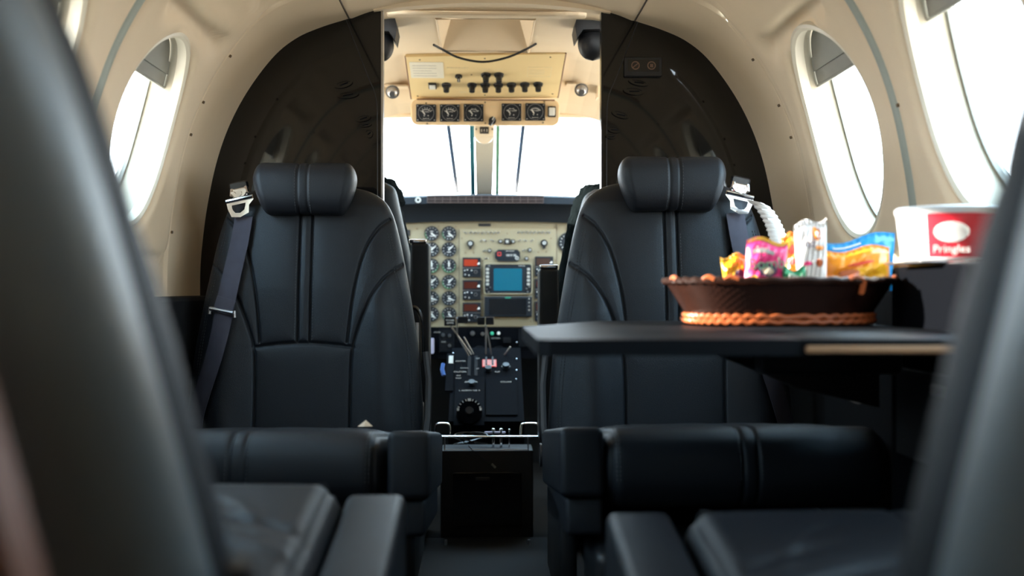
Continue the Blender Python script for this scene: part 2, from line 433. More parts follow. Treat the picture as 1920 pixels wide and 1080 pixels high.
def back_y(x, h, extra=0):
    W = Wf(h); r = min(.999, abs(x)/W); g = Tf(h)*(1-r**3.2)**(1/2.3)
    puff = .020*math.exp(-((abs(x)-.165)/.045)**2)*sm(-h, -.10, .05)
    return Yc(h)-g-puff*min(1, (1-r)*6)-extra
def make_back():
    nz, na = 230, 260; LL = []
    hs = np.concatenate([np.linspace(-.36, .15, 170), .15+(.228-.15)*np.sin(np.linspace(0, math.pi/2, 61)[1:])])
    tt = (1-np.linspace(0, 1, 45)[:-1])**2*.06
    rt = 1-tt; fx = np.concatenate([1-(np.linspace(0, 1, 45)[:-1])**2*.08, np.linspace(.92, -.92, 300), -(1-(np.linspace(0, 1, 45)[::-1][1:])**2*.08)])
    bx_ = np.concatenate([-(1-(np.linspace(0, 1, 25)[1:])**2*.1), np.linspace(-.88, .88, 30), (1-(np.linspace(0, 1, 25)[::-1][:-1])**2*.1)])
    A = np.concatenate([fx, bx_]); Q = (1-np.minimum(1, np.abs(A))**3.2)**(1/2.3); Q[len(fx):] *= -1; na = len(A); a = A
    H, _ = np.meshgrid(hs, a, indexing='ij'); X = np.outer(Wf(hs), A); T = Tf(hs)[:, None]; Y = Yc(hs)[:, None]-T*Q[None, :]
    front = np.clip(Q[None, :]*3, 0, 1)+0*X
    d = groove_field(X, H, SEAMS)
    g = -.0060*np.exp(-(d/.0026)**2)-.0055*np.exp(-d/.012)
    puff = .020*np.exp(-((np.abs(X)-.165)/.045)**2)*np.clip((.10-H)/.15, 0, 1)*np.minimum(1, (1-np.abs(X)/np.maximum(Wf(hs)[:, None], .001))*6)
    wr_ = .0012*np.sin(X*70+H*25+2*np.sin(H*19))*np.clip((np.abs(X)-.10)/.06, 0, 1)*np.clip((.12-H)/.1, 0, 1)
    Y = Y-front*(g+puff+wr_)
    b = B(); b.loops([[ (X[i, j], Y[i, j], CZ+H[i, j]) for j in range(na)] for i in range(len(hs))])
    return b
def stitches(path, off_fn, step=.0065, ln=.0036, r=.0006):
    b = B(); path = [Vector(p) for p in path]; acc = 0; nxt = 0
    for p, q in zip(path[:-1], path[1:]):
        L_ = (q-p).length
        while nxt < acc+L_:
            c = p.lerp(q, (nxt-acc)/L_); d = (q-p).normalized()
            b.tube([c-d*ln/2, c+d*ln/2], r, 4); nxt += step
        acc += L_
    return b
def make_roll(Wtop, Wbot, zc, hz, yc, hy, nb=150, na=90, seams=(), seam_dep=.004, e=2.6, endr=.022):
    """horizontal upholstered roll running along x, slanted ends"""
    LL = []; us = np.concatenate([-1+.18*(1-np.cos(np.linspace(0, math.pi/2, 18))), np.linspace(-.82, .82, nb)[1:-1], (1-.18*(1-np.cos(np.linspace(0, math.pi/2, 18))))[::-1]])
    for u in us:
        x_e = min(1, max(0, (1-abs(u))*Wtop/endr)); sc = (1-(1-x_e)**2)**.5; sc = max(sc, .02); sc = .35+.65*sc if sc > .02 else .33
        row = []
        for k in range(na):
            t = 2*math.pi*k/na; c, d = math.cos(t), math.sin(t)
            yy = math.copysign(abs(c)**(2/e), c)*hy*sc; zz = math.copysign(abs(d)**(2/e), d)*hz*sc
            wloc = Wbot+(Wtop-Wbot)*sm(zz/hz, -1, .5); x = u*wloc
            g = sum(math.exp(-((x-sx)/.0028)**2)*seam_dep*.45+math.exp(-abs(x-sx)/.012)*seam_dep*.25 for sx in seams)
            f = 1-g/math.hypot(hy, hz)*1.4
            row.append((x, yc+yy*f, zc+zz*f))
        LL.append(row)
    b = B(); b.loops(LL); return b
def make_cushion(W=.222, yf=-.55, yb=.03, zt=CZ-.222, zb=CZ-.345, wr_seed=0):
    # loops along x of a rounded profile
    nx, na = 190, 190; LL = []; rngl = random.Random(3); folds = [(sg*rngl.uniform(.07, .19), rngl.uniform(-.22, .2), rngl.uniform(.5, 1.25)*sg, rngl.uniform(.03, .07), rngl.uniform(.006, .011), rngl.uniform(-.006, .003)) for sg in (-1, 1) for _ in range(10)]
    us = np.concatenate([-1+.12*(1-np.cos(np.linspace(0, math.pi/2, 16))), np.linspace(-.88, .88, nx)[1:-1], (1-.12*(1-np.cos(np.linspace(0, math.pi/2, 16))))[::-1]])
    cy, cz = (yf+yb)/2, (zt+zb)/2; hy, hz = (yb-yf)/2, (zt-zb)/2; R = .052
    # profile points: rounded rectangle sampled by arclength
    base = rr(0, 0, 2*hy, 2*hz, R); pr = []
    per = 0; segs = []
    for i in range(len(base)):
        p, q = Vector(base[i]), Vector(base[(i+1) % len(base)]); segs.append((p, q, per)); per += (q-p).length
    for k in range(na):
        t = per*k/na
        for p, q, s0 in segs:
            if s0 <= t <= s0+(q-p).length+1e-9: pr.append(p.lerp(q, (t-s0)/max((q-p).length, 1e-9))); break
    seams = (-.0115, .0115, W-.012, -(W-.012), )
    for u in us:
        x = u*W; xe = min(1, (1-abs(u))*W/.030); sc = (1-(1-xe)**2)**.5
        row = []
        for p in pr:
            py, pz = p
            fy = (hy-.03*(1-sc))/hy; fz = (hz-.03*(1-sc))/hz
            y, z = py*fy, pz*fz
            g = 0
            if pz > -.03 or py < 0:
                for sx in seams: g += .0032*math.exp(-((x-sx)/.0030)**2)+.0015*math.exp(-abs(x-sx)/.012)
            r = math.hypot(y, z*3)+1e-6
            dome = 0
            if pz > hz*.5: dome = .010*(1-(x/W)**2)*(1-(y/hy)**2)
            wk = 0
            if pz > hz*.4:
                for fx_, fy_, fa, fl, fw, fd in folds:
                    ddx, ddy = x-fx_, y-fy_; l_ = ddx*math.sin(fa)+ddy*math.cos(fa); m_ = ddx*math.cos(fa)-ddy*math.sin(fa)+l_*l_*2
                    if abs(l_) < fl*2.5 and abs(m_) < fw*3: wk += fd*math.exp(-(l_/fl)**2-(m_/fw)**2)
            ny, nz_ = (y/hy)**5, (z/hz)**3
            l = math.hypot(ny, nz_)+1e-6
            row.append((x, cy+y-g*ny/l, cz+z-g*nz_/l+dome+wk))
        LL.append(row)
    b = B(); b.loops(LL); return b
def tilt(b, piv=(-.55, CZ-.222), a=math.radians(8.5)):
    c, s_ = math.cos(a), math.sin(a); b.v = [(x, piv[0]+(y-piv[0])*c+(z-piv[1])*s_, piv[1]-(y-piv[0])*s_+(z-piv[1])*c) for x, y, z in b.v]; return b
def make_seat():
    root = empty('cabin_seat', (0, 0, 0))
    bk = make_back().obj('backrest', 'leather', root, local=True, auto=180)
    sb = []
    def on(l, dx, dep=.002): return [Vector((x+dx, back_y(x+dx, h)-.0005+.004, CZ+h)) for x, h in l]
    for sx in (-1, 1):
        edge = [(sx*(Wf(h)-.022), h) for h in np.linspace(-.33, .12, 40)]
        for dd in (0, .006*sx):
            q = stitches([Vector((x+dd, back_y(x+dd, h)-.0006, CZ+h)) for x, h in edge], None); sb.append(q)
    for sx in (-.0185, .0185):
        q = stitches([Vector((sx, back_y(sx, h)+.0008, CZ+h)) for h in np.linspace(.11, -.11, 30)], None); sb.append(q)
    for q in sb: q.obj('stitching', 'thread', bk, local=True)
    hd = make_roll(.109, .092, CZ+.212, .056, Yc(.21)-.065, .045, seams=(-.010, .010), e=2.5).obj('headrest', 'leather', root, local=True, auto=180)
    sb = []
    for sx in (-.0155, .0155):
        q = stitches([Vector((sx, Yc(.21)-.065-.0452*math.copysign(abs(math.cos(t))**(2/2.5), 1), CZ+.212+.056*math.copysign(abs(math.sin(t))**(2/2.5), math.sin(t)))) for t in np.linspace(-1.1, 1.1, 30)], None); sb.append(q)
    for q in sb: q.obj('stitching', 'thread', hd, local=True)
    cu = tilt(make_cushion()).obj('seat_cushion', 'leather', root, local=True, auto=180)
    sb = []
    for sx in (-.0165, .0165, .2045, .199):
        q = stitches([Vector((sx, -.5505-.0*t, z)) for t, z in zip(np.linspace(0, 1, 20), np.linspace(CZ-.30, CZ-.262, 20))], None); sb.append(q)
        arcp = [Vector((sx, -.55+.052-.0525*math.cos(t), CZ-.222-.052+.0525*math.sin(t))) for t in np.linspace(.05, 1.5, 14)]
        q = stitches(arcp, None); sb.append(q)
    for q in sb: tilt(q).obj('stitching', 'thread', cu, local=True)
    # inboard armrest at cushion height
    b = B(); b.rbox((.266, -.325, CZ-.2745), (.068, .45, .105), .011, 4); tilt(b); ar = b.obj('armrest', 'leather', root, local=True)
    b = B(); b.rbox((.262, -.318, CZ-.355), (.058, .43, .058), .008, 3); tilt(b); b.obj('armrest_support', 'leather', root, local=True)
    b = B(); b.rbox((0, -.27, CZ-.425), (.44, .50, .07), .015, 3); b.rbox((.246, -.2, CZ-.45), (.03, .30, .18), .01, 3)
    b.obj('seat_pan', 'shell', root, local=True)
    b = B(); b.rbox((0, -.26, .15), (.38, .42, .30), .012, 3); b.rbox((-.17, -.26, .012), (.05, .56, .024), .004); b.rbox((.17, -.26, .012), (.05, .56, .024), .004)
    b.obj('pedestal_base', 'shell', root, local=True)
    # rear shell and recline hinge
    b = B(); LL = []
    for h in np.linspace(-.38, .19, 40):
        w = float(Wf(max(h, -.34)))-.012; y = float(Yc(h))+float(Tf(h)); w += .010; LL.append([(w*math.copysign(abs(math.cos(t))**.85, math.cos(t)), y-.040+(.062*abs(math.sin(t))**.9 if math.sin(t) > 0 else 0), CZ+h) for t in ang(64)])
    b.loops(LL); b.obj('rear_shell', 'shellleather', root, local=True)
    b = B(); b.tube([(.255, .03, CZ-.34), (.262, .05, CZ-.28), (.262, .075, CZ-.20), (.255, .085, CZ-.14)], .008, 8); b.disc(Fr((.25, .05, CZ-.34), (0, 1, 0), (0, 0, 1)), 0, 0, .024, 0, .02)
    b.obj('hinge_arm', 'black', root, local=True)
    return root
def add_belt(root, side=-1):
    """shoulder strap with tongue hanging over the outboard side of the backrest"""
    pts = [(-.133, .155), (-.140, .10), (-.150, .04), (-.160, -.03), (-.170, -.09), (-.185, -.15), (-.205, -.21), (-.222, -.265), (-.225, -.31)]
    sp = spline([Vector((a, h, 0)) for a, h in pts], 8); G = []
    w = .0200
    def bandG(sp, w, off, tw=0):
        G = []
        for i, p in enumerate(sp):
            t = (sp[min(i+1, len(sp)-1)]-sp[max(i-1, 0)]).normalized(); nrm = Vector((-t.y, t.x, 0)); row = []
            for k in range(9):
                q = -1+2*k/8; x = p.x+nrm.x*w*q; h = p.y+nrm.y*w*q
                row.append(Vector((x*(-side), back_y(max(-Wf(h)+.012, x), h)-off, CZ+h)))
            G.append(row)
        return G
    def solid(G, th):
        b = B(); LL = []
        for row in G: LL.append(row+[p+Vector((0, th, 0)) for p in row[::-1]])
        b.loops(LL); return b
    st = solid(bandG(sp, w, .011), .0025).obj('belt_strap', 'belt', root, local=True)
    # adjuster with folded webbing
    f = lambda x, h, o=.021: Vector((x*(-side), back_y(x, h)-o, CZ+h))
    b = B(); b.tube([f(-.193, -.043), f(-.14, -.052)], .0045, 8); b.tube([f(-.196, -.040, .013), f(-.197, -.055, .013)], .0035, 8); b.tube([f(-.139, -.048, .018), f(-.138, -.062, .018)], .0035, 8)
    b.obj('adjuster', 'steel', st, local=True)
    G = bandG(spline([Vector((-.158, -.022, 0)), Vector((-.162, -.036, 0)), Vector((-.166, -.052, 0))], 5), .021, .016); solid(G, .003).obj('folded_webbing', 'belt', st, local=True)
    # tongue: steel plate with a D shaped slot, plus the buckle above it
    yy = back_y(-.13, .16)-.022
    fr_ = Fr((-.138*(-side), yy, CZ+.180), (math.cos(.22*side), 0, -math.sin(.22*side)), (math.sin(.22*side), 0, math.cos(.22*side)))
    outer = [(-.028, .014), (.030, .014), (.030, .004), (.018, -.006), (.014, -.022), (-.006, -.028), (-.024, -.024), (-.028, -.006)]
    inner = [(-.018, .000), (.012, .000), (.010, -.006), (.006, -.014), (-.004, -.019), (-.014, -.017), (-.018, -.010), (-.0185, -.004)]
    b = B(); z0, z1 = -.002, .002; n = 8
    vs = [fr_.w(x, y, z) for z in (z0, z1) for l in (outer, inner) for x, y in l]
    fs = []
    for z in (0, 1):
        o = z*16
        for i in range(8): fs.append((o+i, o+(i+1) % 8, o+8+(i+1) % 8, o+8+i))
    for l in (0, 8):
        for i in range(8): fs.append((l+i, l+(i+1) % 8, 16+l+(i+1) % 8, 16+l+i))
    b.add(vs, fs)
    b.tube([fr_.w(-.027, .010, .004), fr_.w(.029, .010, .004)], .0045, 10)
    bu = b.obj('belt_tongue', 'chrome', root, local=True)
    b = B(); b.rrect(fr_, .004, .024, .036, .020, -.010, -.002, .006, .002); b.ring(fr_, .003, .030, .010, .017, -.002, .004, 20, math.pi*1.05, math.pi*1.95); b.disc(fr_, .003, .022, .006, -.002, .006, 16)
    b.tube([fr_.w(-.014, .020, .002), fr_.w(-.012, .034, -.006)], .004, 8); b.tube([fr_.w(.020, .020, .002), fr_.w(.018, .034, -.006)], .004, 8)
    b.obj('belt_buckle', 'chrome', root, local=True)
    b = B(); b.rrect(fr_, .003, .040, .040, .018, -.016, -.006, .006, .003); b.obj('buckle_cover', 'blackgloss', root, local=True)
def copy_tree(o, parent=None):
    c = o.copy(); COL.objects.link(c); c.parent = parent; c.matrix_parent_inverse = o.matrix_parent_inverse
    for ch in list(o.children): copy_tree(ch, c)
    return c
seat = make_seat()
SEATS = [('far left', (-.404, 2.10, 0), 0, 1), ('far right', (.362, 1.975, 0), 0, -1), ('near left', (-.404, .595, 0), math.pi, -1), ('near right', (.405, .50, 0), math.pi, 1)]
sl = {'far left': 'black leather cabin seat facing the camera in front of the left partition',
      'far right': 'black leather cabin seat facing the camera behind the table with the snack basket',
      'near left': 'black leather cabin seat seen from behind, blurred, at the left edge of the photo',
      'near right': 'black leather cabin seat seen from behind, blurred, at the right edge of the photo'}
sobj = {}
for i, (nm, loc, rz, mx) in enumerate(SEATS):
    sobj[nm] = seat if i == 0 else copy_tree(seat)
for nm, loc, rz, mx in SEATS:
    o = sobj[nm]; o.location = loc; o.rotation_euler = (0, 0, rz); o.scale = (mx, 1, 1); tag(o, sl[nm], 'seat', 'facing leather cabin seats')
for nm, ang_, sh in (('near left', 11, .06), ('near right', 3, .03)):
    for ch in sobj[nm].children:
        if ch.name.split('.')[0] in ('backrest', 'headrest', 'rear_shell'):
            pv = Vector((0, .03, CZ-.30)); R_ = Matrix.Rotation(-math.radians(ang_), 4, 'X')
            mm = Matrix.Translation(Vector((0, -sh, 0))) @ Matrix.Translation(pv) @ R_ @ Matrix.Translation(-pv)
            ch.location = mm.to_translation(); ch.rotation_euler = mm.to_euler()
def shift(nm, kinds, dx, dy, dz):
    for ch in sobj[nm].children:
        if ch.name.split('.')[0] in kinds: ch.location = ch.location+Vector((dx, dy, dz))
ARM = ('armrest', 'armrest_support')
shift('far right', ('seat_cushion',), -.02, .075, .011); shift('far right', ARM, -.03, .08, .011)
shift('near left', ('seat_cushion',), 0, 0, .012); shift('near left', ARM, -.008, 0, -.012); shift('near right', ARM, 0, 0, -.013)
add_belt(sobj['far left'], -1); add_belt(sobj['far right'], -1)
# white stowed strap at the right seat
rt = sobj['far right']
b = B(); LL = []
for p in spline([Vector((-.150, .03, .17)), Vector((-.170, .035, .155)), Vector((-.190, .035, .12)), Vector((-.202, .03, .07)), Vector((-.208, .02, .02)), Vector((-.212, .015, -.05))], 14):
    rb = .0016*math.sin(p.z*700)
    LL.append([(p.x+dx*(.018+rb), p.y-.06+dy, CZ+p.z+dx*.004) for dx, dy in ((-1, -.003), (-.5, -.007), (.5, -.007), (1, -.003), (1, .003), (-1, .003))])
b.loops(LL); o = b.obj('stowed_strap', 'whitefoil', rt, local=True); o['label'] = 'pale ribbed stowed strap'
# brown pocket on the back of the near left seat
b = B(); b.prism(Fr((0, .205, CZ), (1, 0, 0), (0, 0, 1)), [(.03, -.34), (.222, -.34), (.207, -.119), (.180, -.02), (.12, .03), (.03, .03)], -.012, .012); o = b.obj('back_pocket', 'brownlea', sobj['near left'], local=True); o['label'] = 'reddish brown back pocket'

# ------------------------------------------------------------ partitions
def partition(sd):
    IX = .267; Yp = 2.405
    lab = 'glossy black curved partition panel behind the %s cabin seat' % ('left' if sd < 0 else 'right')
    root = empty('partition', (sd*.45, Yp, 0), lab, 'partition', 'glossy black cockpit partitions')
    pts = [(x, CZ+h) for x, h in zip(PX, PH) if x > IX+.0]
    pts = [(.66, .30), (.60, .02)] [::-1]+pts
    pts = pts[::4]+[pts[-1]]
    top = pts[-1]; pts = pts+[(IX, top[1]+.003), (IX, .001)]
    fr = Fr((0, Yp, 0), (1, 0, 0), (0, 0, 1))
    b = B(); b.prism(fr, [(sd*x, z) for x, z in pts], -.024, 0); b.obj('panel', 'lacquer', root, smooth=False)
    b = B(); b.rrect(fr, sd*(IX-.0015), (.03+CZ+.675)/2, .005, CZ+.675-.03, -.026, .003, .001); b.obj('edge_trim', 'blackgloss' if sd > 0 else 'steel', root)
    b = B(); b.tube([Vector((sd*x, Yp-.0005, CZ+h)) for x, h in [(q.x, q.y) for q in spline([Vector((.352, .645, 0)), Vector((.335, .60, 0)), Vector((.30, .51, 0)), Vector((.281, .46, 0)), Vector((.277, .38, 0)), Vector((.277, .1, 0))], 8)]], .0013, 6)
    b.obj('seam_or_reflection', 'black', root)  # ceiling reflection in the lacquer, modelled as a thin black line
    return root, fr
pl_, frp = partition(-1); pr_, _ = partition(1)
def vent_reflection(px, py, w, h, tilt, parent, chrome=True):  # black ovals modelled in place of overhead fittings mirrored in the lacquer
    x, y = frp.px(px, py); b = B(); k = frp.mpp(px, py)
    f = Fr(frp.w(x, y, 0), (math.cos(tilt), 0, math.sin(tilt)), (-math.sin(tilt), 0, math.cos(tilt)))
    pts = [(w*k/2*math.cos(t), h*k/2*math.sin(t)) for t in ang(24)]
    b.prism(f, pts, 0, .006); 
    v = b.obj('vent_reflection', 'lacquer', parent)
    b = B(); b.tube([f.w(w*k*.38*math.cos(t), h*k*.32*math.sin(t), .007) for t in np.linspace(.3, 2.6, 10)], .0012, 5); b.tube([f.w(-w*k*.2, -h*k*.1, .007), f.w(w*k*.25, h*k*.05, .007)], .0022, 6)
    b.obj('vent_reflection_tab', 'blackgloss', v)
for a in ((644, 158, 36, 14, .25), (652, 178, 42, 14, .1), (681, 222, 30, 13, .2), (685, 234, 24, 9, .1), (692, 250, 14, 18, .2)): vent_reflection(*a, pl_)
for a in ((1197, 155, 38, 12, -.2), (1188, 171, 40, 15, -.1), (1163, 215, 34, 13, -.3), (1151, 243, 26, 13, -.2), (1145, 256, 20, 10, -.1)): vent_reflection(*a, pr_)
x, y = frp.px(1205, 127); k = frp.mpp(1205, 127)
root = empty('sign_box', frp.w(x, y, 0), 'small dark sign box with two brown icons on the right partition', 'sign')
b = B(); b.rrect(frp, x, y, 70*k, 36*k, .0005, .012, .003, .002); b.obj('housing', 'black', root)
b = B(); b.rrect(frp, x, y+2*k, 58*k, 22*k, .012, .0128, .002); b.obj('lens', 'blackgloss', root)
for dx in (-15, 15):
    b = B(); b.ring(frp, x+dx*k, y+2*k, 6*k, 8*k, .0128, .0135, 20); b.line(frp, x+(dx-5)*k, y-2*k, x+(dx+5)*k, y+6*k, 2*k, .0128, .0135) if dx < 0 else b.rrect(frp, x+dx*k, y+2*k, 6*k, 6*k, .0128, .0135)
    b.obj('icon', 'signicon', root)

# ------------------------------------------------------------ cockpit shell
HT = .695
hx0, hy0 = P(818, 38, 2.56).x, 2.57; hx1, hy1 = P(1003, 38, 2.56).x, 2.925
def head(x, y):
    h = HT-(.10*sm(y, 2.93, 3.5) if y > 2.93 else 0)
    return CZ+h-.16*max(0, (abs(x)-.22)/.4)**2-.0*abs(x)
xs = [-.62, -.55, -.48, -.42, -.36, -.31, -.26, -.20, hx0, -.08, 0, .08, hx1, .20, .26, .31, .36, .42, .48, .55, .62]; ys = [2.405, 2.45, 2.5, hy0, 2.7, 2.8, hy1, 3.0, 3.08, 3.16, 3.24, 3.32, 3.42]
b = B()
for i in range(len(xs)-1):
    for j in range(len(ys)-1):
        if hx0-1e-6 <= xs[i] < hx1-1e-6 and hy0-1e-6 <= ys[j] < hy1-1e-6: continue
        b.add([(xs[i+a], ys[j+c], head(xs[i+a], ys[j+c])) for a, c in ((0, 0), (1, 0), (1, 1), (0, 1))], [(0, 1, 2, 3)])
zt = CZ+HT+.07; ins = .03
q0 = [(hx0, hy0), (hx1, hy0), (hx1, hy1), (hx0, hy1)]; q1 = [(hx0+ins, hy0+.01), (hx1-ins, hy0+.01), (hx1-ins, hy1-.10), (hx0+ins, hy1-.10)]
b.add([(x, y, CZ+HT) for x, y in q0]+[(x, y, zt) for x, y in q1], [(i, (i+1) % 4, 4+(i+1) % 4, 4+i) for i in range(4)]+[(4, 5, 6, 7)])
tag(b.obj('ceiling_cockpit', 'ceil', auto=25), kind='structure')
# rounded lip round the recess
b = B(); b.tube([(hx0, hy0, CZ+HT), (hx1, hy0, CZ+HT), (hx1, hy1, CZ+HT), (hx0, hy1, CZ+HT)], .004, 8, closed=True); tag(b.obj('trim_13', 'ceil'), kind='structure')
b = B()
b.rbox(P(913, 27, 2.50), (.50, .03, .012), .005)
tag(b.obj('trim_14', 'ceil'), kind='structure')
# cockpit sides below the side windows and nose bulkhead
for sd, nm in ((-1, 'wall_cockpit_left'), (1, 'wall_cockpit_right')):
    b = B()
    def sec(y, top): 
        x0 = .64-max(0, y-3.2)*.08; q = [(0, 0), (.05, .3), (.05, CZ+.22)]+([(-.03, CZ+.56), (-.01, CZ+.58)] if top else [])+[(.07, CZ+.22), (.07, .3), (.02, 0)]
        return [Vector((sd*(x0+dx), y, z)) for dx, z in q]
    b.loops([sec(2.41, True), sec(2.80, True)]); b.loops([sec(2.80, False), sec(3.45, False)]); b.loops([sec(3.45, True), sec(4.2, True)])
    wc = b.obj(nm, 'liner', smooth=False); tag(wc, kind='structure')
    b = B(); b.loops([[Vector((sd*(.64+.055+dx), 2.80, CZ+.22)), Vector((sd*(.64-.01+dx), 2.80, CZ+.57)), Vector((sd*(.62-.01+dx), 3.45, CZ+.57)), Vector((sd*(.62+.055+dx), 3.45, CZ+.22))] for dx in (0, .004)]); sw = b.obj('window_%d' % (14 if sd > 0 else 15), 'glass', smooth=False); tag(sw, kind='structure')
b = B(); b.rbox((0, 4.12, .5), (1.3, .03, 1.05), .0); tag(b.obj('wall_front', 'blackmatte'), kind='structure')
b = B(); fh = Fr((0, 2.392, 0), (1, 0, 0), (0, 0, 1)); n = 24
lo = [(-.285+.57*i/n, CZ+.664+.021*(1-(2*i/n-1)**2)) for i in range(n+1)]; hi = [(.285-.57*i/n, CZ+.715) for i in range(n+1)]
hi = [(x, min(z, CZ+float(np.interp(-abs(x), -PX, PH))+.004)) for x, z in hi]
b.prism(fh, lo+hi, -.03, .0); tag(b.obj('wall_front_header', 'ceil', smooth=False), kind='structure')
b = B(); b.rbox((.655, 1.905, CZ-.045), (.10, .96, .12), .006, 3); tag(b.obj('trim_15', 'blackmatte'), kind='structure')
# windshield: header, posts, panes
WTy, WTh, WBy, WBh = 3.42, .595, 4.12, .372
w = B(); w.tube([P(px, 216+(abs(px-912)/220)**2*2, 3.42) for px in range(690, 1150, 20)], .008, 8); wsf = w.obj('window_13', 'ceil'); tag(wsf, kind='structure')
xl, xr = P(708, 216, 3.42).x-.35, P(1122, 216, 3.42).x+.35
def ws(px0, px1, nm):
    b = B(); a = [P(px0, 216, 3.44), P(px1, 216, 3.44), P(px1, 370, 4.10), P(px0, 370, 4.10)]; b.loops([a, [p+Vector((0, .006, .004)) for p in a]]); b.obj(nm, 'glass', wsf, smooth=False)
ws(420, 885, 'left_pane'); ws(932, 1420, 'right_pane')
def bar(nm, m, pa, pb, wpx0, wpx1, ya, yb, dep=.02, par=None):
    b = B(); A = P(pa[0], pa[1], ya); Bq = P(pb[0], pb[1], yb); wa = wpx0*ya/FPX/2; wb = wpx1*yb/FPX/2
    b.loops([[A+Vector((sx*wa, dy, 0)) for sx, dy in ((-1, 0), (1, 0), (1, dep), (-1, dep))], [Bq+Vector((sx*wb, dy, 0)) for sx, dy in ((-1, 0), (1, 0), (1, dep), (-1, dep))]]); return b.obj(nm, m, par, smooth=False)
bar('centre_post', 'bezel', (909, 205), (908, 368), 40, 30, 3.40, 4.05, .03, wsf)
bar('post_seal', 'tealframe', (884, 205), (887, 368), 9, 9, 3.42, 4.07, .01, wsf)
bar('post_edge', 'greenframe', (934, 205), (932, 368), 8, 7, 3.42, 4.07, .01, wsf)
for nm, a, c in (('left', (836, 205), (857, 362)), ('right', (984, 205), (967, 362))):
    r = empty('wiper', P(c[0], c[1], 4.14), 'dark windshield wiper parked upright on the %s windshield pane' % nm, 'wiper', 'windshield wipers')
    bar('wiper_arm', 'wiper', a, c, 7, 7, 3.50, 4.15, .01, r); bar('wiper_blade', 'black', (a[0]+3, a[1]), (c[0]+3, c[1]), 3, 3, 3.49, 4.14, .008, r)
# magnetic compass on the post
cf = face_frame(908, 248, 3.40); k = 3.4/FPX
root = empty('compass', cf.o, 'cream compass housing with small dark window on the windshield centre post', 'compass')
b = B(); b.rrect(cf, 0, 4*k, 38*k, 30*k, .0, .02, .004, .003); b.disc(cf, 0, -6*k, 17*k, 0, .018); b.obj('housing', 'bezel', root)
b = B(); b.rrect(cf, 0, 2*k, 17*k, 13*k, .02, .022, .002); b.obj('window', 'gblack', root)
b = B(); [b.line(cf, x*k, -1*k, x*k, 4*k, .8*k, .022, .0225) for x in (-5, 0, 5)]; b.obj('card_marking', 'white', root)
b = B(); b.rrect(cf, 0, 12*k, 13*k, 4*k, .02, .0205, .001); b.disc(cf, -15*k, 4*k, 1.6*k, .02, .022, 10); b.disc(cf, 15*k, 4*k, 1.6*k, .02, .022, 10); b.each('screw', 'black', root)

# ------------------------------------------------------------ overhead panel
of = Fr((P(912, 103, 2.95).x, 2.95, CZ+.684), (1, 0, 0), (0, -.27, .082))
def opx(px, py): return of.px(px, py)
def ppoly(fr, pts): return [fr.px(a, c) for a, c in pts]
root = empty('overhead_console', of.o, 'tan overhead switch panel with two rows of black knobs under the cockpit ceiling', 'panel')
b = B(); b.prism(of, ppoly(of, [(771, 186), (1046, 184), (1061, 101), (760, 107)]), -.012, .0); b.obj('plate', 'tan', root, smooth=False)
b = B(); c = ppoly(of, [(771, 186), (1046, 184), (1061, 101), (760, 107)])
b.tube([of.w(*c[3], -.002), of.w(*c[0], -.002)], .0025, 6); b.tube([of.w(*c[2], -.002), of.w(*c[1], -.002)], .0025, 6); b.each('plate_edge', 'brownlea', root)
x0, y0 = opx(767, 116); x1, y1 = opx(833, 146)
b = B(); b.rrect(of, (x0+x1)/2, (y0+y1)/2, x1-x0, abs(y0-y1), 0, .0012, .003); pk = b.obj('placard', 'paper', root)
b = B()
for i in range(5):
    yy = y1+(y0-y1)*(.15+.16*i); b.line(of, x0+.008, yy, x0+.02+(.06 if i != 2 else .045)*1, yy, .0016, .0012, .0016)
b.obj('placard_print', 'paperline', pk)
def okn(px, py, s=1):
    x, y = opx(px, py); b = B()
    b.disc(of, x, y, .0155*s, 0, .006, 28, .0135*s); b.disc(of, x, y, .0095*s, .006, .024, 24, .0088*s); kn = b.obj('knob', 'knob', root)
    b = B(); b.ring(of, x, y, .0085*s, .0096*s, .014, .0155, 24); b.obj('knob_ring', 'black', kn)
for px, py in ((911, 140), (935.5, 140), (837, 159), (885, 159), (910, 159), (934.5, 159), (959, 158.5), (984, 158), (1009, 157.5)): okn(px, py)
x, y = opx(860, 142); b = B(); b.disc(of, x, y, .011, 0, .005); b.rrect(of, x, y, .009, .022, .005, .016, .003); kn = b.obj('rotary_switch', 'knob', root)
b = B(); b.line(of, x, y-.009, x, y+.009, .0015, .016, .0166); b.line(of, x-.006, y-.002, x-.001, y+.008, .001, .005, .0056); b.line(of, x+.006, y-.002, x+.001, y+.008, .001, .005, .0056); b.obj('pointer', 'white', kn)
x, y = opx(811, 160); b = B(); b.rrect(of, x, y, .025, .034, 0, .005, .002, .001); kn = b.obj('rocker_switch', 'black', root); b = B(); b.rrect(of, x, y-.001, .019, .025, .005, .008, .002, .001); b.obj('rocker', 'switchwhite', kn)
b = B()
for px, py in ((787, 112), (909, 109.5), (1032, 107), (884, 140), (783, 180), (909, 178), (1036, 176), (1046, 182)): x, y = opx(px, py); b.disc(of, x, y, .0028, 0, .001, 10)
b.each('screw', 'screw', root)
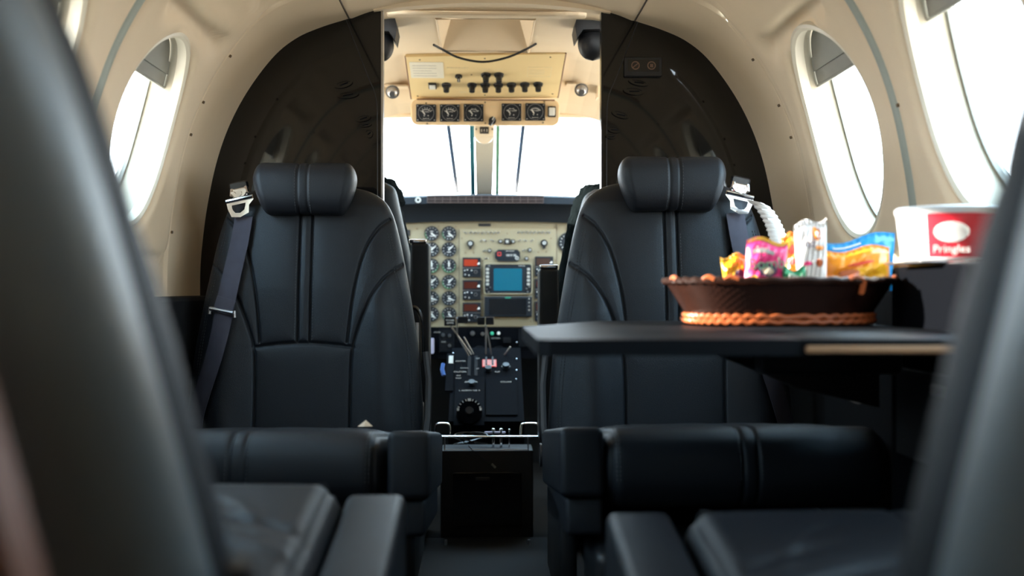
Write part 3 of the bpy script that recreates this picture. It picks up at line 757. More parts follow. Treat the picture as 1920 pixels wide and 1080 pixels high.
# outline placard etched at the right
x0, y0 = opx(990, 126); x1, y1 = opx(1032, 144); b = B()
for a in ((x0, y0, x1, y0), (x1, y0, x1, y1), (x1, y1, x0, y1), (x0, y1, x0, y0)): b.line(of, *a, .0012, 0, .0005)
for i in range(3): b.line(of, x0+.006, y0+(y1-y0)*(.3+.2*i), x1-.02, y0+(y1-y0)*(.3+.2*i), .002, 0, .0005)
b.obj('etched_box', 'faint', root)
for st, px, py in (('OVERHEAD LIGHT', 858, 127), ('MASTER', 911, 130), ('FLIGHT', 935, 130), ('INSTRUMENT INDIRECT', 886, 173), ('OFF', 955, 173)):
    x, y = opx(px, py); text('lettering', st, .008, of, x, y, .0003, 'faint', root)
# gauge panel below
gf = Fr((P(910, 211, 3.19).x, 3.19, P(910, 211, 3.19).z), (1, 0, 0), (0, -.12, 1))
def gpx(px, py): return gf.px(px, py)
root = empty('gauge_panel', gf.o, 'tan overhead gauge panel with five square black dials above the windshield', 'panel')
k = 3.19/FPX
b = B(); b.rrect(gf, 0, 0, 279*k, 47*k, -.06, .0, 12*k, .003); b.obj('housing', 'tan2', root)
b = B(); b.line(gf, -128*k, 23.8*k, 130*k, 23.8*k, 1.8*k, -.002, .001); b.obj('seam_or_reflection', 'brownlea', root)
def sq_gauge(px, py, kind, lab):
    x, y = gpx(px, py); b = B(); b.rrect(gf, x, y, 37*k, 32*k, 0, .006, .002, .001); g = b.obj('gauge', 'gblack', root)
    b = B(); b.ring(gf, x, y, 14.2*k, 14.9*k, .006, .0072, 36); b.obj('rim', 'steel', g)
    b = B(); yc = y-4*k; nn = 5 if kind == 0 else (3 if kind == 1 else 7); R = 10.5*k
    b.ring(gf, x, yc, R-.3*k, R+.3*k, .006, .0066, 20, math.radians(38), math.radians(142))
    for i in range(nn+1):
        t = math.radians(40+100*i/nn); b.line(gf, x+R*math.cos(t), yc+R*math.sin(t), x+(R+2.2*k)*math.cos(t), yc+(R+1.8*k)*math.sin(t), .8*k, .006, .0066)
    b.rrect(gf, x-3.4*k, y-5*k, 1.6*k, 1.6*k, .006, .0066); b.rrect(gf, x+4*k, y-5*k, 1.6*k, 1.6*k, .006, .0066)
    for sx in (-1, 1):
        for sy in (-1, 1): b.disc(gf, x+sx*15.5*k, y+sy*13*k, .9*k, .006, .0068, 8)
    b.obj('dial_marking', 'white', g)
    t = math.radians(132); b = B(); b.line(gf, x+R*.98*math.cos(t), yc+R*.98*math.sin(t), x-2*k, yc+1*k, 1.8*k, .0067, .0075); b.obj('needle', 'white', g)
    text('lettering', lab, 3.3*k, gf, x, y+2.2*k, .0066, 'white', g); text('lettering', 'Beechcraft', 3.0*k, gf, x, y-10.5*k, .0066, 'white', g, sx=.9)
    if kind == 0: [text('lettering', s_, 2.1*k, gf, x+(R+3.2*k)*math.cos(math.radians(a)), yc+(R+3.2*k)*math.sin(math.radians(a)), .0066, 'white', g) for s_, a in (('0', 140), ('20', 120), ('40', 100), ('60', 80), ('80', 60), ('100', 40))]
for a in ((799, 212, 0, '% LOAD'), (843.5, 212, 0, '% LOAD'), (888, 211.5, 1, 'AC VOLTS'), (959, 210.5, 1, 'PROP AMPS'), (1003.5, 210, 2, 'OXYGEN')): sq_gauge(*a)
x, y = gpx(1034.5, 209.5); b = B(); b.rrect(gf, x, y, 15*k, 20*k, 0, .006, .002, .001); kn = b.obj('rocker_switch', 'black', root); b = B(); b.rrect(gf, x, y, 11*k, 15*k, .006, .011, .002, .002); b.obj('rocker', 'switchwhite', kn)
b = B()
for px, py in ((799, 193.5), (909.5, 192), (1020.5, 191), (801, 232), (1018, 230), (910, 231)): x, y = gpx(px, py); b.disc(gf, x, y, 1.6*k, 0, .001, 10)
b.each('screw', 'screw', root)
x, y = gpx(923, 227); b = B(); f2 = Fr(gf.w(x, y, 0), (math.cos(-.5), 0, math.sin(-.5)), (-math.sin(-.5), 0, math.cos(-.5))); b.disc(f2, 0, 0, 7*k, 0, .010); b.rrect(f2, 0, -2*k, 7*k, 17*k, .010, .022, .003, .002); kn = b.obj('rotary_knob', 'knob', root)
b = B(); b.line(f2, 0, 0, 0, 7*k, 2*k, .022, .0226); b.obj('pointer', 'white', kn)
text('lettering', 'VOLT', 4*k, gf, gpx(925, 200)[0], gpx(925, 200)[1], .0004, 'faint', root)
# recess strap hose
b = B(); b.tube(spline([P(813, 84, 2.82), P(830, 93, 2.85), P(860, 108, 2.88), P(905, 116, 2.90), P(950, 108, 2.88), P(985, 93, 2.85), P(1005, 82, 2.82)], 8), .0034, 8)
tag(b.obj('grab_cord', 'black'), 'thin black cord hanging in a curve across the cream ceiling recess', 'cord')
# eyeball lights in their niches
for i, (px, py) in enumerate(((736, 172), (1090, 168))):
    sd = 'left' if i == 0 else 'right'
    root = empty('eyeball_light', P(px, py, 3.15), 'chrome eyeball light in a cream niche %s of the overhead panel' % sd, 'light', 'chrome cockpit eyeball lights')
    f = Fr(P(px, py, 3.15), (1, 0, 0), (0, -.6, 1)); k2 = 3.15/FPX
    b = B(); LL = []
    for q in range(9):
        t = math.pi/2*q/8; r = .0175*math.cos(t)+.0008; LL.append([f.w(r*math.cos(a), r*math.sin(a), .018*math.sin(t)) for a in ang(24)])
    b.loops(LL); b.ring(f, 0, 0, .016, .0215, -.003, .004, 28); b.obj('body', 'steel', root)
    b = B(); b.disc(f, 0, 0, .009, .0195, .024, 18); b.obj('lens', 'steel', root)
    b = B(); f3 = face_frame(px, py, 3.19); s_ = 1 if i == 0 else -1
    b.prism(f3, [(-.05, .012), (.05, .012), (.05, .017), (-.05, .017)], -.02, .03); b.prism(f3, [(-.05*s_-.002, -.03), (-.05*s_+.002, -.03), (-.05*s_+.002, .015), (-.05*s_-.002, .015)], -.02, .03)
    b.obj('niche_lip', 'ceil', root)
# black corner housings under the ceiling
for i, (pc, sgn) in enumerate((((723, 48), 1), ((1099, 45), -1))):
    root = empty('overhead_housing', P(pc[0], pc[1], 2.6), 'black angular housing under the cockpit ceiling beside the %s partition edge' % ('left', 'right')[i], 'housing', 'black overhead corner housings')
    f = face_frame(pc[0], pc[1], 2.60); k2 = 2.6/FPX
    X = lambda v: sgn*v*k2
    b = B(); b.prism(f, [(X(-30), 24*k2), (X(16), 25*k2), (X(23), -10*k2), (X(19), -32*k2), (X(8), -16*k2), (X(-30), -14*k2)], -.06, .03); b.obj('bracket', 'black', root, smooth=False)
    b = B(); LL = []
    for q in np.linspace(-1, 1, 17):
        r = math.sqrt(max(0, 1-q*q)); LL.append([f.w(X(-14)+30*k2*r*math.cos(a)*.95, -34*k2+32*k2*q, -.02+.03*r*math.sin(a)) for a in ang(24)])
    b.loops(LL); b.obj('cup', 'black', root)
# cord line from header
# ------------------------------------------------------------ instrument panel
IY = 3.80; f = face_frame(912, 515, IY); k = IY/FPX
def ip(px, py): return f.px(px, py)
ipn = empty('instrument_panel', (f.o.x, IY, f.o.z-.2), 'cream cockpit instrument panel filled with round dials, radios and a blue screen', 'instrument panel')
root = ipn
top = [ip(px, 411.5+((px-912)/170)**2*5) for px in range(1180, 630, -20)]
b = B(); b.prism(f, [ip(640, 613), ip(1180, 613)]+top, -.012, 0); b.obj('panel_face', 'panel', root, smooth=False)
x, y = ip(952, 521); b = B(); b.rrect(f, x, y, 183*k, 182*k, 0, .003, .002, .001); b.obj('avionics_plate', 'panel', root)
b = B(); a = ip(861, 430); c = ip(861, 612); b.line(f, *a, *c, 1.2*k, .0, .0034); a = ip(1043.5, 420); c = ip(1043.5, 612); b.line(f, *a, *c, 1*k, 0, .0034); b.obj('panel_seam', 'groove', root)
def dial(px, py, r, needle, num=12, green=0, word=None):
    x, y = ip(px, py); b = B(); b.ring(f, x, y, (r-1)*k, (r+.6)*k, 0, .008, 36); b.disc(f, x, y, (r-.5)*k, 0, .005, 36); g = b.obj('gauge', 'gblack', root)
    b = B()
    for i in range(num):
        t = 2*math.pi*i/num+.26; L0 = r*.72; L1 = r*.86
        b.line(f, x+L0*k*math.cos(t), y+L0*k*math.sin(t), x+L1*k*math.cos(t), y+L1*k*math.sin(t), .9*k, .005, .0056)
    b.rrect(f, x, y-r*.35*k, r*.55*k, 1.1*k, .005, .0056); b.rrect(f, x, y+r*.3*k, r*.45*k, .9*k, .005, .0056)
    b.obj('dial_marking', 'white', g)
    if green: b = B(); b.ring(f, x, y, (r*.86)*k, (r*.94)*k, .005, .0056, 20, math.radians(170), math.radians(170+green)); b.obj('green_arc', 'green', g)
    t = math.radians(needle); b = B(); b.line(f, x-r*.1*k*math.cos(t), y-r*.1*k*math.sin(t), x+r*.72*k*math.cos(t), y+r*.72*k*math.sin(t), 1.7*k, .006, .007); b.disc(f, x, y, 1.5*k, .0056, .0075, 12); b.obj('needle', 'white', g)
for i, py in enumerate((438, 468, 498.5, 529, 559.5, 589)):
    nd = (-35, 40, 95, 42, -18, -50)[i]; gr = (60, 0, 200, 110, 0, 60)[i]
    dial(809.5, py, 13.3, nd, 12, gr); dial(842, py, 13.3, nd+(3 if i % 2 else -3), 12, gr)
dial(1066, 455, 19, 60, 16, 0); dial(720, 460, 19, 30, 16); dial(690, 520, 19, 70, 16); dial(1120, 500, 19, 10, 16)
b = B()
for px in (809.5, 842):
    for py in (438, 468, 498.5, 529, 559.5, 589): x, y = ip(px+12.5, py-13); b.disc(f, x, y, 1.1*k, 0, .0015, 8)
for px, py in ((866, 447), (1033, 447), (995, 602), (882, 436), (1040, 426), (1041, 489), (904, 489), (873, 474), (888, 474), (1009, 473), (1024, 472), (951, 438), (782, 429)): x, y = ip(px, py); b.disc(f, x, y, 1.4*k, 0, .0045, 8)
b.each('screw', 'screw', root)
def block(nm, m, x0, y0, x1, y1, z0, z1, r=0, bev=0, par=None):
    a = ip(x0, y0); c = ip(x1, y1); b = B(); b.rrect(f, (a[0]+c[0])/2, (a[1]+c[1])/2, abs(c[0]-a[0]), abs(a[1]-c[1]), z0, z1, r, bev); return b.obj(nm, m, par or root)
block('placard', 'black', 897, 419, 920, 424.5, .0, .002)
block('placard', 'black', 757, 431, 769, 443, .0, .006); block('placard', 'black', 1063, 426, 1076, 436, .0, .006)
def toggle(px, py, dx, dy):
    x, y = ip(px, py); b = B(); b.disc(f, x, y, 1.7*k, .003, .006, 10); b.tube([f.w(x, y, .006), f.w(x+dx*k, y+dy*k, .016)], [.0012, .0020], 6); b.obj('toggle_switch', 'steel', root)
for i in range(9): toggle(874+7.4*i, 437, (-4 if i in (0,) else 4)*1, 2)
for i in range(9): toggle(971+7.4*i, 436.5, (4 if i < 8 else -4), 2)
for px, dx in ((901, 4), (911, -3), (924, -4), (973, 4), (986, -4), (996, 4)): toggle(px, 452, dx, 2)
toggle(907, 471, 5, 2); toggle(981, 470, 5, 2); toggle(911, 484.5, 4, 0)
def knob(px, py, r, m='knob', ptr=True, par=None, z=.003):
    x, y = ip(px, py); b = B(); b.disc(f, x, y, r*k, z, z+.008, 20); b.disc(f, x, y, r*.7*k, z+.008, z+.018, 20, r*.6*k); o = b.obj('knob', m, par or root)
    if ptr: b = B(); b.ring(f, x, y, r*.28*k, r*.45*k, z+.018, z+.0186, 12); b.obj('knob_mark', 'white', o)
for a in ((882, 457, 6.6), (1020, 456, 6.6)):
    knob(*a); x, y = ip(a[0], a[1]+7); b = B(); b.rrect(f, x, y, 5*k, 7*k, .003, .014, .002); b.obj('knob_tail', 'knob', root)
for a in ((938, 453, 4), (962, 453, 4), (918, 470, 4), (993, 469, 4), (987, 485, 4)): knob(*a)
q = block('warning_light', 'black', 945.5, 447.5, 956.5, 458.5, .003, .010, .001, .001); block('light_mark', 'paperline', 948.5, 450.5, 953.5, 455.5, .010, .0105, par=q)
b = B(); b.prism(f, [ip(a, c) for a, c in ((928, 484), (934, 490), (970, 490), (975, 485), (975, 473), (970, 468), (934, 468), (928, 474))], .003, .012); tr = b.obj('transponder', 'gblack', root, smooth=False)
b = B(); x, y = ip(936, 476.5); [b.line(f, x+a*k, y+c*k, x+d*k, y+e*k, 1*k, .012, .0126) for a, c, d, e in ((-3, -3, 3, -3), (3, -3, 3, 3), (3, 3, -3, 3), (-3, 3, -3, -3))]; b.obj('red_square', 'red', tr)
text('lettering', '1813 50', 6*k, f, *ip(958, 479), .0122, 'white', tr); text('lettering', 'OFF  ALT ON', 2.6*k, f, *ip(956, 471), .0122, 'white', tr)
x, y = ip(969, 484); b = B(); b.ring(f, x, y, 2.2*k, 3.2*k, .012, .018, 16); b.obj('selector', 'white', tr)
# radar
rd = block('radar_display', 'gblack', 908, 495, 997, 551, .003, .016, 5*k, .002)
b = B(); a = ip(952.5, 523); 
for (w_, h_) in ((89, 56),):
    P4 = rr(a[0], a[1], w_*k, h_*k, 5*k); b.tube([f.w(x, y, .0155) for x, y in P4], 1.0*k, 6, closed=True)
b.obj('bezel_edge', 'panel', rd)
block('screen', 'screen', 925.5, 503.5, 978.5, 545, .016, .0168, 2*k, 0, rd); 
b = B(); 
for i in range(5):
    for px in (914, 990.5): x, y = ip(px, 505+7*i); b.rrect(f, x, y, 5.5*k, 4.6*k, .016, .020, .001, .0006)
b.each('side_button', 'paperline', rd)
for px, py in ((913, 542), (919, 539), (916, 547), (987, 541), (992, 538), (989, 547)): x, y = ip(px, py); b = B(); b.disc(f, x, y, 1.6*k, .016, .022, 10); b.obj('knob', 'steel', rd)
text('lettering', 'ON', 2.5*k, f, *ip(917, 498.5), .0164, 'white', rd); text('lettering', 'BendixKing', 2.5*k, f, *ip(978, 498.3), .0164, 'white', rd)
nv = block('flat_navigator', 'gblack', 908, 556, 997, 593.5, .003, .020, .002, .002)
block('screen', 'blackgloss', 917, 560, 986, 590, .020, .0208, .001, 0, nv); block('screen_mark', 'greenlamp', 947, 557.3, 957, 558.8, .020, .0206, 0, 0, nv)
b = B(); [b.disc(f, *ip(991.5, py), 1.3*k, .020, .023, 10) for py in (560, 567, 574, 581)]; b.each('side_button', 'paperline', nv)
# radio stacks
def radio(x0, y0, m, m2='gblack'):
    r_ = block('radio', 'gblack', x0, y0-2, x0+34, y0+35, .003, .014, .0015, .001)
    block('display', m, x0+2.5, y0+1.5, x0+28, y0+14, .014, .0148, .001, 0, r_)
    block('divider', 'steel', x0, y0+17, x0+33.5, y0+18, .014, .0150, 0, 0, r_)
    b = B(); b.prism(f, [ip(x0+27, y0+11), ip(x0+32, y0+11), ip(x0+32, y0+7), ip(x0+30, y0+7)], .0148, .018); [b.disc(f, *ip(x0+dx, y0+dy), 1.2*k, .014, .017, 8) for dx, dy in ((4, 22), (9, 21), (5, 30), (17, 22), (12, 31))]; b.each('marking', 'white', r_)
    for dx, dy in ((8.5, 26), (24.5, 25)):
        x, y = ip(x0+dx, y0+dy); b = B(); b.disc(f, x, y, 3.2*k, .014, .022, 18); kn = b.obj('tuning_knob', 'knob', r_); 
        b = B(); b.ring(f, x, y, 2.4*k, 3.4*k, .0215, .0225, 18); b.obj('knob_rim', 'steel', kn) if dx > 20 else None
for i, (y0, m) in enumerate(((485, 'amber'), (527, 'amberdim'), (569, 'amberdim'))): radio(867.5, y0, m)
for i, (y0, m) in enumerate(((483, 'browndisp'), (525, 'amberdim'), (567, 'amberdim'))): radio(1003, y0, m)
# glareshield
gs = empty('glareshield', P(912, 395, 3.85), 'black padded glareshield with a strip of annunciator tiles above the instrument panel', 'glareshield')
b = B(); LL = []
for px in range(630, 1190, 10):
    u = (px-912)/185; dt = 3.5*u*u+1.0*abs(u); db = 5*u*u; yb = 3.62
    LL.append([P(px, 366+dt, 4.10)+Vector((0, 0, .004)), P(px, 364+dt, 3.78), P(px, 367+dt, 3.74), P(px, 381+dt*.6, 3.735), P(px, 384+dt*.6, 3.745), P(px, 400+db, 3.765), P(px, 413+db*.9, 3.775), P(px, 415+db*.9, 3.776), P(px, 400+dt, 4.10)])
b.loops(LL); b.obj('shield', 'shield', gs)
gf2 = face_frame(912, 374, 3.733); kk = 3.733/FPX
ap = B(); a = gf2.px(801, 373.5); c = gf2.px(1019, 373.5); ap.rrect(gf2, (a[0]+c[0])/2, a[1], c[0]-a[0], 14*kk, -.004, .003); an = ap.obj('annunciator', 'annun', gs)
b = B()
for i in range(16): x, y = gf2.px(801+218*i/15, 373.5); b.line(gf2, x, y-6.5*kk, x, y+6.5*kk, .7*kk, .003, .0036)
for dy in (-6.5, 0, 6.5): b.line(gf2, a[0], a[1]+dy*kk, c[0], a[1]+dy*kk, .6*kk, .003, .0036)
b.obj('tile_grid', 'annunline', an)
x, y = gf2.px(784, 375); b = B(); b.ring(gf2, x, y, 2.6*kk, 5.4*kk, -.004, .004, 24); b.obj('round_light', 'paperline', gs)
# ------------------------------------------------------------ lower panel and pedestal
lp = empty('lower_panel', P(912, 650, 3.72), 'black lower cockpit panel with small labels under the instrument panel', 'panel')
f5 = face_frame(912, 640, 3.72); k5 = 3.72/FPX
b = B(); a = f5.px(600, 614); c = f5.px(1240, 672); b.prism(f5, [(a[0], c[1]), (c[0], c[1]), (c[0], a[1]), (a[0], a[1])], -.03, 0); b.obj('panel_face', 'pedblack', lp, smooth=False)
def b5(nm, m, x0, y0, x1, y1, z0, z1, r=0):
    a = f5.px(x0, y0); c = f5.px(x1, y1); b = B(); b.rrect(f5, (a[0]+c[0])/2, (a[1]+c[1])/2, abs(c[0]-a[0]), abs(a[1]-c[1]), z0, z1, r); return b.obj(nm, m, lp)
b5('lever', 'purple', 803, 634, 814, 662, 0, .03, .004); b5('subplate', 'blackgloss', 823, 616, 852, 660, 0, .004)
b5('subplate', 'blackgloss', 972, 616, 1012, 650, 0, .004)
for px, py, m, r in ((831, 628, 'steel', 4), (843, 629, 'steel', 3.5), (843, 648, 'steel', 3.5), (886, 625, 'steel', 5), (905, 626, 'steel', 4), (922.5, 625, 'greenlamp', 3.6), (935, 625, 'switchwhite', 3.6)):
    x, y = f5.px(px, py); b = B(); b.disc(f5, x, y, r*k5*.9, .0, .010, 16, r*k5*.7); b.obj('indicator', m, lp)
for px, py in ((899, 662), (936, 662)):
    x, y = f5.px(px, py); b = B(); b.ring(f5, x, y, 12*k5, 13.5*k5, 0, .006, 30); b.disc(f5, x, y, 12*k5, 0, .003, 30); g = b.obj('gauge', 'gblack', lp)
    b = B(); [b.line(f5, x+7*k5*math.cos(t), y+7*k5*math.sin(t), x+10*k5*math.cos(t), y+10*k5*math.sin(t), 1.2*k5, .003, .0036) for t in np.linspace(-.4, 3.6, 12)]; b.rrect(f5, x, y-3*k5, 12*k5, 4*k5, .003, .0036); b.obj('dial_marking', 'paperline', g)
for st, px, py in (('LDG GEAR', 929, 634), ('PARK', 832, 641), ('CABIN', 1000, 621), ('TEMP', 990, 640), ('DOWN', 820, 623)): text('lettering', st, 3.6*k5, f5, *f5.px(px, py), .0045, 'paperline', lp)
b = B(); x, y = f5.px(950, 637); b.rrect(f5, x, y, 15*k5, 10*k5, 0, .03, .002); b.obj('selector', 'blackgloss', lp)

pa, pb = P(912, 652, 3.45), P(912, 790, 3.10)
pf = Fr(pb, (1, 0, 0), pa-pb)
ped = empty('pedestal', (pb.x, 3.2, 0), 'black centre pedestal with power levers and a big round trim wheel between the pilot seats', 'pedestal')
def pp(px, py): return pf.px(px, py)
def kp(px, py): return pf.mpp(px, py)
L0 = (pa-pb).length; hw = .118
b = B(); LL = []
zz = [(-hw, L0), (hw, L0), (hw, 0), (-hw, 0)]
A = [pf.w(x, y, 0) for x, y in zz]; A = [pf.w(-hw, L0, 0), pf.w(hw, L0, 0), pf.w(hw, 0, 0), pf.w(-hw, 0, 0)]; Bq = [Vector((p.x, p.y, .0)) for p in A]
b.loops([A, Bq]); b.obj('body', 'pedblack', ped, smooth=False)
def pr_rect(nm, m, x0, y0, x1, y1, z0, z1, r=0):
    a = pp((x0+x1)/2, (y0+y1)/2); kx = kp((x0+x1)/2, (y0+y1)/2); t = pp((x0+x1)/2, y0)[1]; q = pp((x0+x1)/2, y1)[1]
    b = B(); b.rrect(pf, a[0], (t+q)/2, (x1-x0)*kx, abs(t-q), z0, z1, r); return b.obj(nm, m, ped)
pr_rect('trim_plate', 'pedblack', 852, 716, 908, 800, 0, .006, .004)
pr_rect('radio_plate', 'pedblack', 911, 712, 969, 780, 0, .005, .004)
pr_rect('side_strip', 'pedblack', 836, 665, 850, 735, 0, .006, .002)
pr_rect('lever_slot', 'blackmatte', 876, 668, 882, 705, 0, .002); pr_rect('lever_slot', 'blackmatte', 889, 668, 895, 705, 0, .002)
rq = pr_rect('striped_quadrant', 'red', 904, 676, 930, 689, .001, .004)
b = B()
for i in range(4): a = pp(905, 678+3*i); c = pp(929, 678+3*i); b.line(pf, a[0], a[1], c[0], c[1], .004, .004, .0046)
b.obj('striping', 'paperline', ped)
pr_rect('slot', 'black', 909.5, 672, 912.5, 686, .004, .007); pr_rect('slot', 'black', 921.5, 672, 924.5, 686, .004, .007)
pr_rect('striped_label', 'paperline', 841, 670, 849, 684, .006, .007)
# trim wheel
c3 = P(880, 772, 3.09); tf = Fr(c3, (1, 0, 0), (0, .35, 1)); kt = 3.09/FPX
b = B(); b.disc(tf, 0, 0, 25*kt, -.03, .012, 48, 23.5*kt); tw = b.obj('trim_wheel', 'pedblack', ped)
b = B()
for t in np.linspace(.05, math.pi-.05, 11): b.line(tf, 19.5*kt*math.cos(t), 19.5*kt*math.sin(t)+0, 23*kt*math.cos(t), 23*kt*math.sin(t), 1.6*kt, .011, .014)
b.rrect(tf, 0, 21*kt, 6*kt, 4.4*kt, .011, .0144); b.rrect(tf, 21*kt, 3*kt, 4*kt, 5*kt, .011, .0144); b.rrect(tf, -21*kt, 3*kt, 4*kt, 5*kt, .011, .0144); b.obj('tick_marking', 'white', tw)
b = B(); b.disc(tf, 0, 0, 8*kt, .012, .024, 24, 7*kt); b.obj('hub', 'black', tw)
for st, px, py, sz in (('AILERON', 883, 719, 4.5), ('L  AILERON TAB  R', 880, 735, 3.6), ('CAUTION', 862, 700, 4), ('IDLE', 859, 707, 3), ('ONLY', 859, 712, 3), ('ELEVATOR', 863, 680, 3), ('COLLINS', 948, 719, 4), ('FLAP', 932, 700, 3.4), ('OFF', 895, 675, 3), ('UP', 895, 694, 3), ('RUDDER', 948, 690, 3.4), ('FRICTION', 870, 693, 2.6)):
    x, y = pp(px, py); text('lettering', st, sz*kp(px, py)*1.3, pf, x, y, .0064, 'paperline', ped)
# side light specks & small knobs
for px, py in ((948, 692), (884, 724), (915, 697)):
    x, y = pp(px, py); b = B(); b.disc(pf, x, y, .011, .004, .02, 20); o = b.obj('knob', 'knob', ped)
b = B()
for px, py in ((968, 643), (968, 674), (968, 695), (967, 712), (849, 663)): x, y = pp(px, py); b.disc(pf, x, y, .0022, 0, .004, 8)
b.each('screw', 'steel', ped)
# levers
def lever(pts, yy, head=None):
    b = B(); b.tube([P(px, py, y) for (px, py), y in zip(pts, yy)], .0026, 8); st = b.obj('lever', 'steel', ped)
    if head:
        x0, y0, x1, y1, Y = head; fr = face_frame((x0+x1)/2, (y0+y1)/2, Y); kk = Y/FPX
        b = B(); b.rrect(fr, 0, 0, (x1-x0)*kk, (y1-y0)*kk, -.015, .012, .003, .002); h = b.obj('lever_head', 'blackgloss', st); return h, fr, kk
    return st, None, None
h, fr, kk = lever([(845, 611), (866, 640), (888, 672)], (3.38, 3.40, 3.42), (833, 594, 855, 611, 3.37)); text('lettering', 'POWER', 4.4*kk, fr, 0, 2*kk, .0122, 'white', h); text('lettering', 'LEVERS', 4*kk, fr, 0, -3*kk, .0122, 'white', h)
lever([(857, 596), (857, 628), (879, 668)], (3.37, 3.39, 3.41), (858, 593, 877.5, 606, 3.39))
lever([(911, 606), (911, 640), (911, 675)], (3.40, 3.41, 3.42), (895, 594, 909, 609, 3.40))
lever([(911, 610), (917, 640), (922.5, 674)], (3.38, 3.40, 3.42), (910.5, 594, 926, 609, 3.38))
lever([(957, 650), (950, 660), (942, 671)], (3.40, 3.41, 3.42)); lever([(870, 632), (880, 650), (890, 668)], (3.40, 3.41, 3.42))
# sidewall blue light and bottles beside the pedestal
b = B(); b.tube([P(831, 682, 3.3), P(829, 692, 3.29), P(832, 704, 3.28)], .007, 8); tag(b.obj('blue_handle', 'bluepl'), 'small blue plastic handle at the left side of the pedestal', 'handle')
# ------------------------------------------------------------ cup tray / rail console behind the pedestal
ty = 2.86; kf = ty/FPX
con = empty('console', (P(912, 900, ty).x, ty+.05, 0), 'black aisle console with a metal rail and door panel at the cockpit entrance', 'console')
zt0 = P(912, 844, ty).z
cx0, cx1 = P(826, 900, ty).x, P(1000, 900, ty).x
b = B(); b.rbox(((cx0+cx1)/2, ty+.055, (zt0)/2), (cx1-cx0, .11, zt0-.001), .004); b.obj('body', 'black', con)
f6 = face_frame(913, 935, ty); b = B(); a = f6.px(849, 886); c = f6.px(978, 986); 
b.rrect(f6, (a[0]+c[0])/2, (a[1]+c[1])/2, c[0]-a[0], a[1]-c[1], 0, .004, .003, .001); dr = b.obj('door', 'blackgloss', con); b = B(); a = f6.px(905, 897); b.rrect(f6, a[0], a[1], .04, .008, .004, .010, .002, .001); b.obj('latch', 'black', dr)
b = B(); b.tube([P(820, 818.5, ty), P(1011, 818.5, ty)], .0026, 8); b.obj('rail', 'chrome', con)
b = B(); [b.tube([P(px, 818.5, ty+.002), P(px, 844, ty+.002)], .002, 6) for px in (834, 990)]; b.tube([P(832, 843, ty), P(992, 843, ty)], .0015, 6); b.each('rail_post', 'steel', con)
for x0, x1 in ((816, 843), (976, 1009)):
    b = B(); b.tube(spline([P(x0, 815, ty+.03), P(x0+1, 800, ty+.03), P(x0+5, 794.5, ty+.03), P(x1-6, 794, ty+.03), P(x1, 799, ty+.03), P(x1+.5, 815, ty+.03)], 6), .0026, 8); b.obj('loop_handle', 'chrome', con)
b = B(); [b.disc(f6, *f6.px(px, 1019), .0035, .0, .004, 10) for px in (836, 990)]; 
# foot screws on the cockpit step
st_ = B(); st_.rbox((0, 2.62, .006), (.53, .42, .012), .003); step = st_.obj('step_plate', 'blackmatte'); tag(step, 'flat black sill plate on the floor between the partitions', 'floor plate')
b = B(); [b.disc(Fr(P(px, 1019, 2.72), (1, 0, 0), (0, 1, 0)), 0, 0, .004, -.004, .010, 10) for px in (836, 992)]; b.each('screw', 'steel', step)
# things in the tray
for i, px in enumerate((925, 939.5, 955)):
    r_ = (3.2, 3.2, 2)[i]; c = P(px, 806, ty+.05); z0 = zt0
    b = B(); b.tube([(c.x, c.y, z0), (c.x, c.y, c.z)], .0035 if i < 2 else .0022, 10)
    LL = [[(c.x+r_*kf*1.1*math.cos(t)*math.cos(a), c.y+r_*kf*1.1*math.cos(t)*math.sin(a), c.z+r_*kf*1.1*math.sin(t)) for a in ang(14)] for t in np.linspace(-1.5, 1.5, 9)]
    b.loops(LL); tag(b.obj('headset_jack', 'chrome'), ('left one of the three chrome stub jacks standing in the console tray', 'middle one of the three chrome stub jacks standing in the console tray', 'smallest and rightmost of the three chrome stub jacks in the console tray')[i], 'jack', 'chrome jacks in the tray')
b = B(); b.rbox(P(928, 811, ty+.075), (.062, .012, .006), .002); b.v = b.v; o = b.obj('lilac_pen', 'purple'); tag(o, 'short lilac pen lying across the cables in the console tray', 'pen')
b = B(); pts = []
for i in range(150):
    t = i/150*7*math.pi; r = .030+.006*math.sin(i*.31); pts.append(Vector((P(882, 820, ty).x+(r+.014)*math.cos(t), ty+.060+.022*math.sin(t), zt0+.008+.016*(1+math.sin(t*.37+i*.05)))))
b.tube(pts, .0016, 6)
tail = spline([pts[-1], P(876, 832, ty+.01), P(880, 838, ty-.008), P(895, 852, ty-.012), P(915, 866, ty-.012), P(925, 873, ty-.012)], 8); b.tube(tail, .0014, 6)
cb = b.obj('charging_cable', 'blackgloss'); tag(cb, 'thin black charging cable coiled in the console tray with its end hanging over the front', 'cable')
b = B(); b.tube([P(922, 870, ty-.012), P(929, 877, ty-.012)], .0032, 8); b.obj('plug', 'steel', cb)
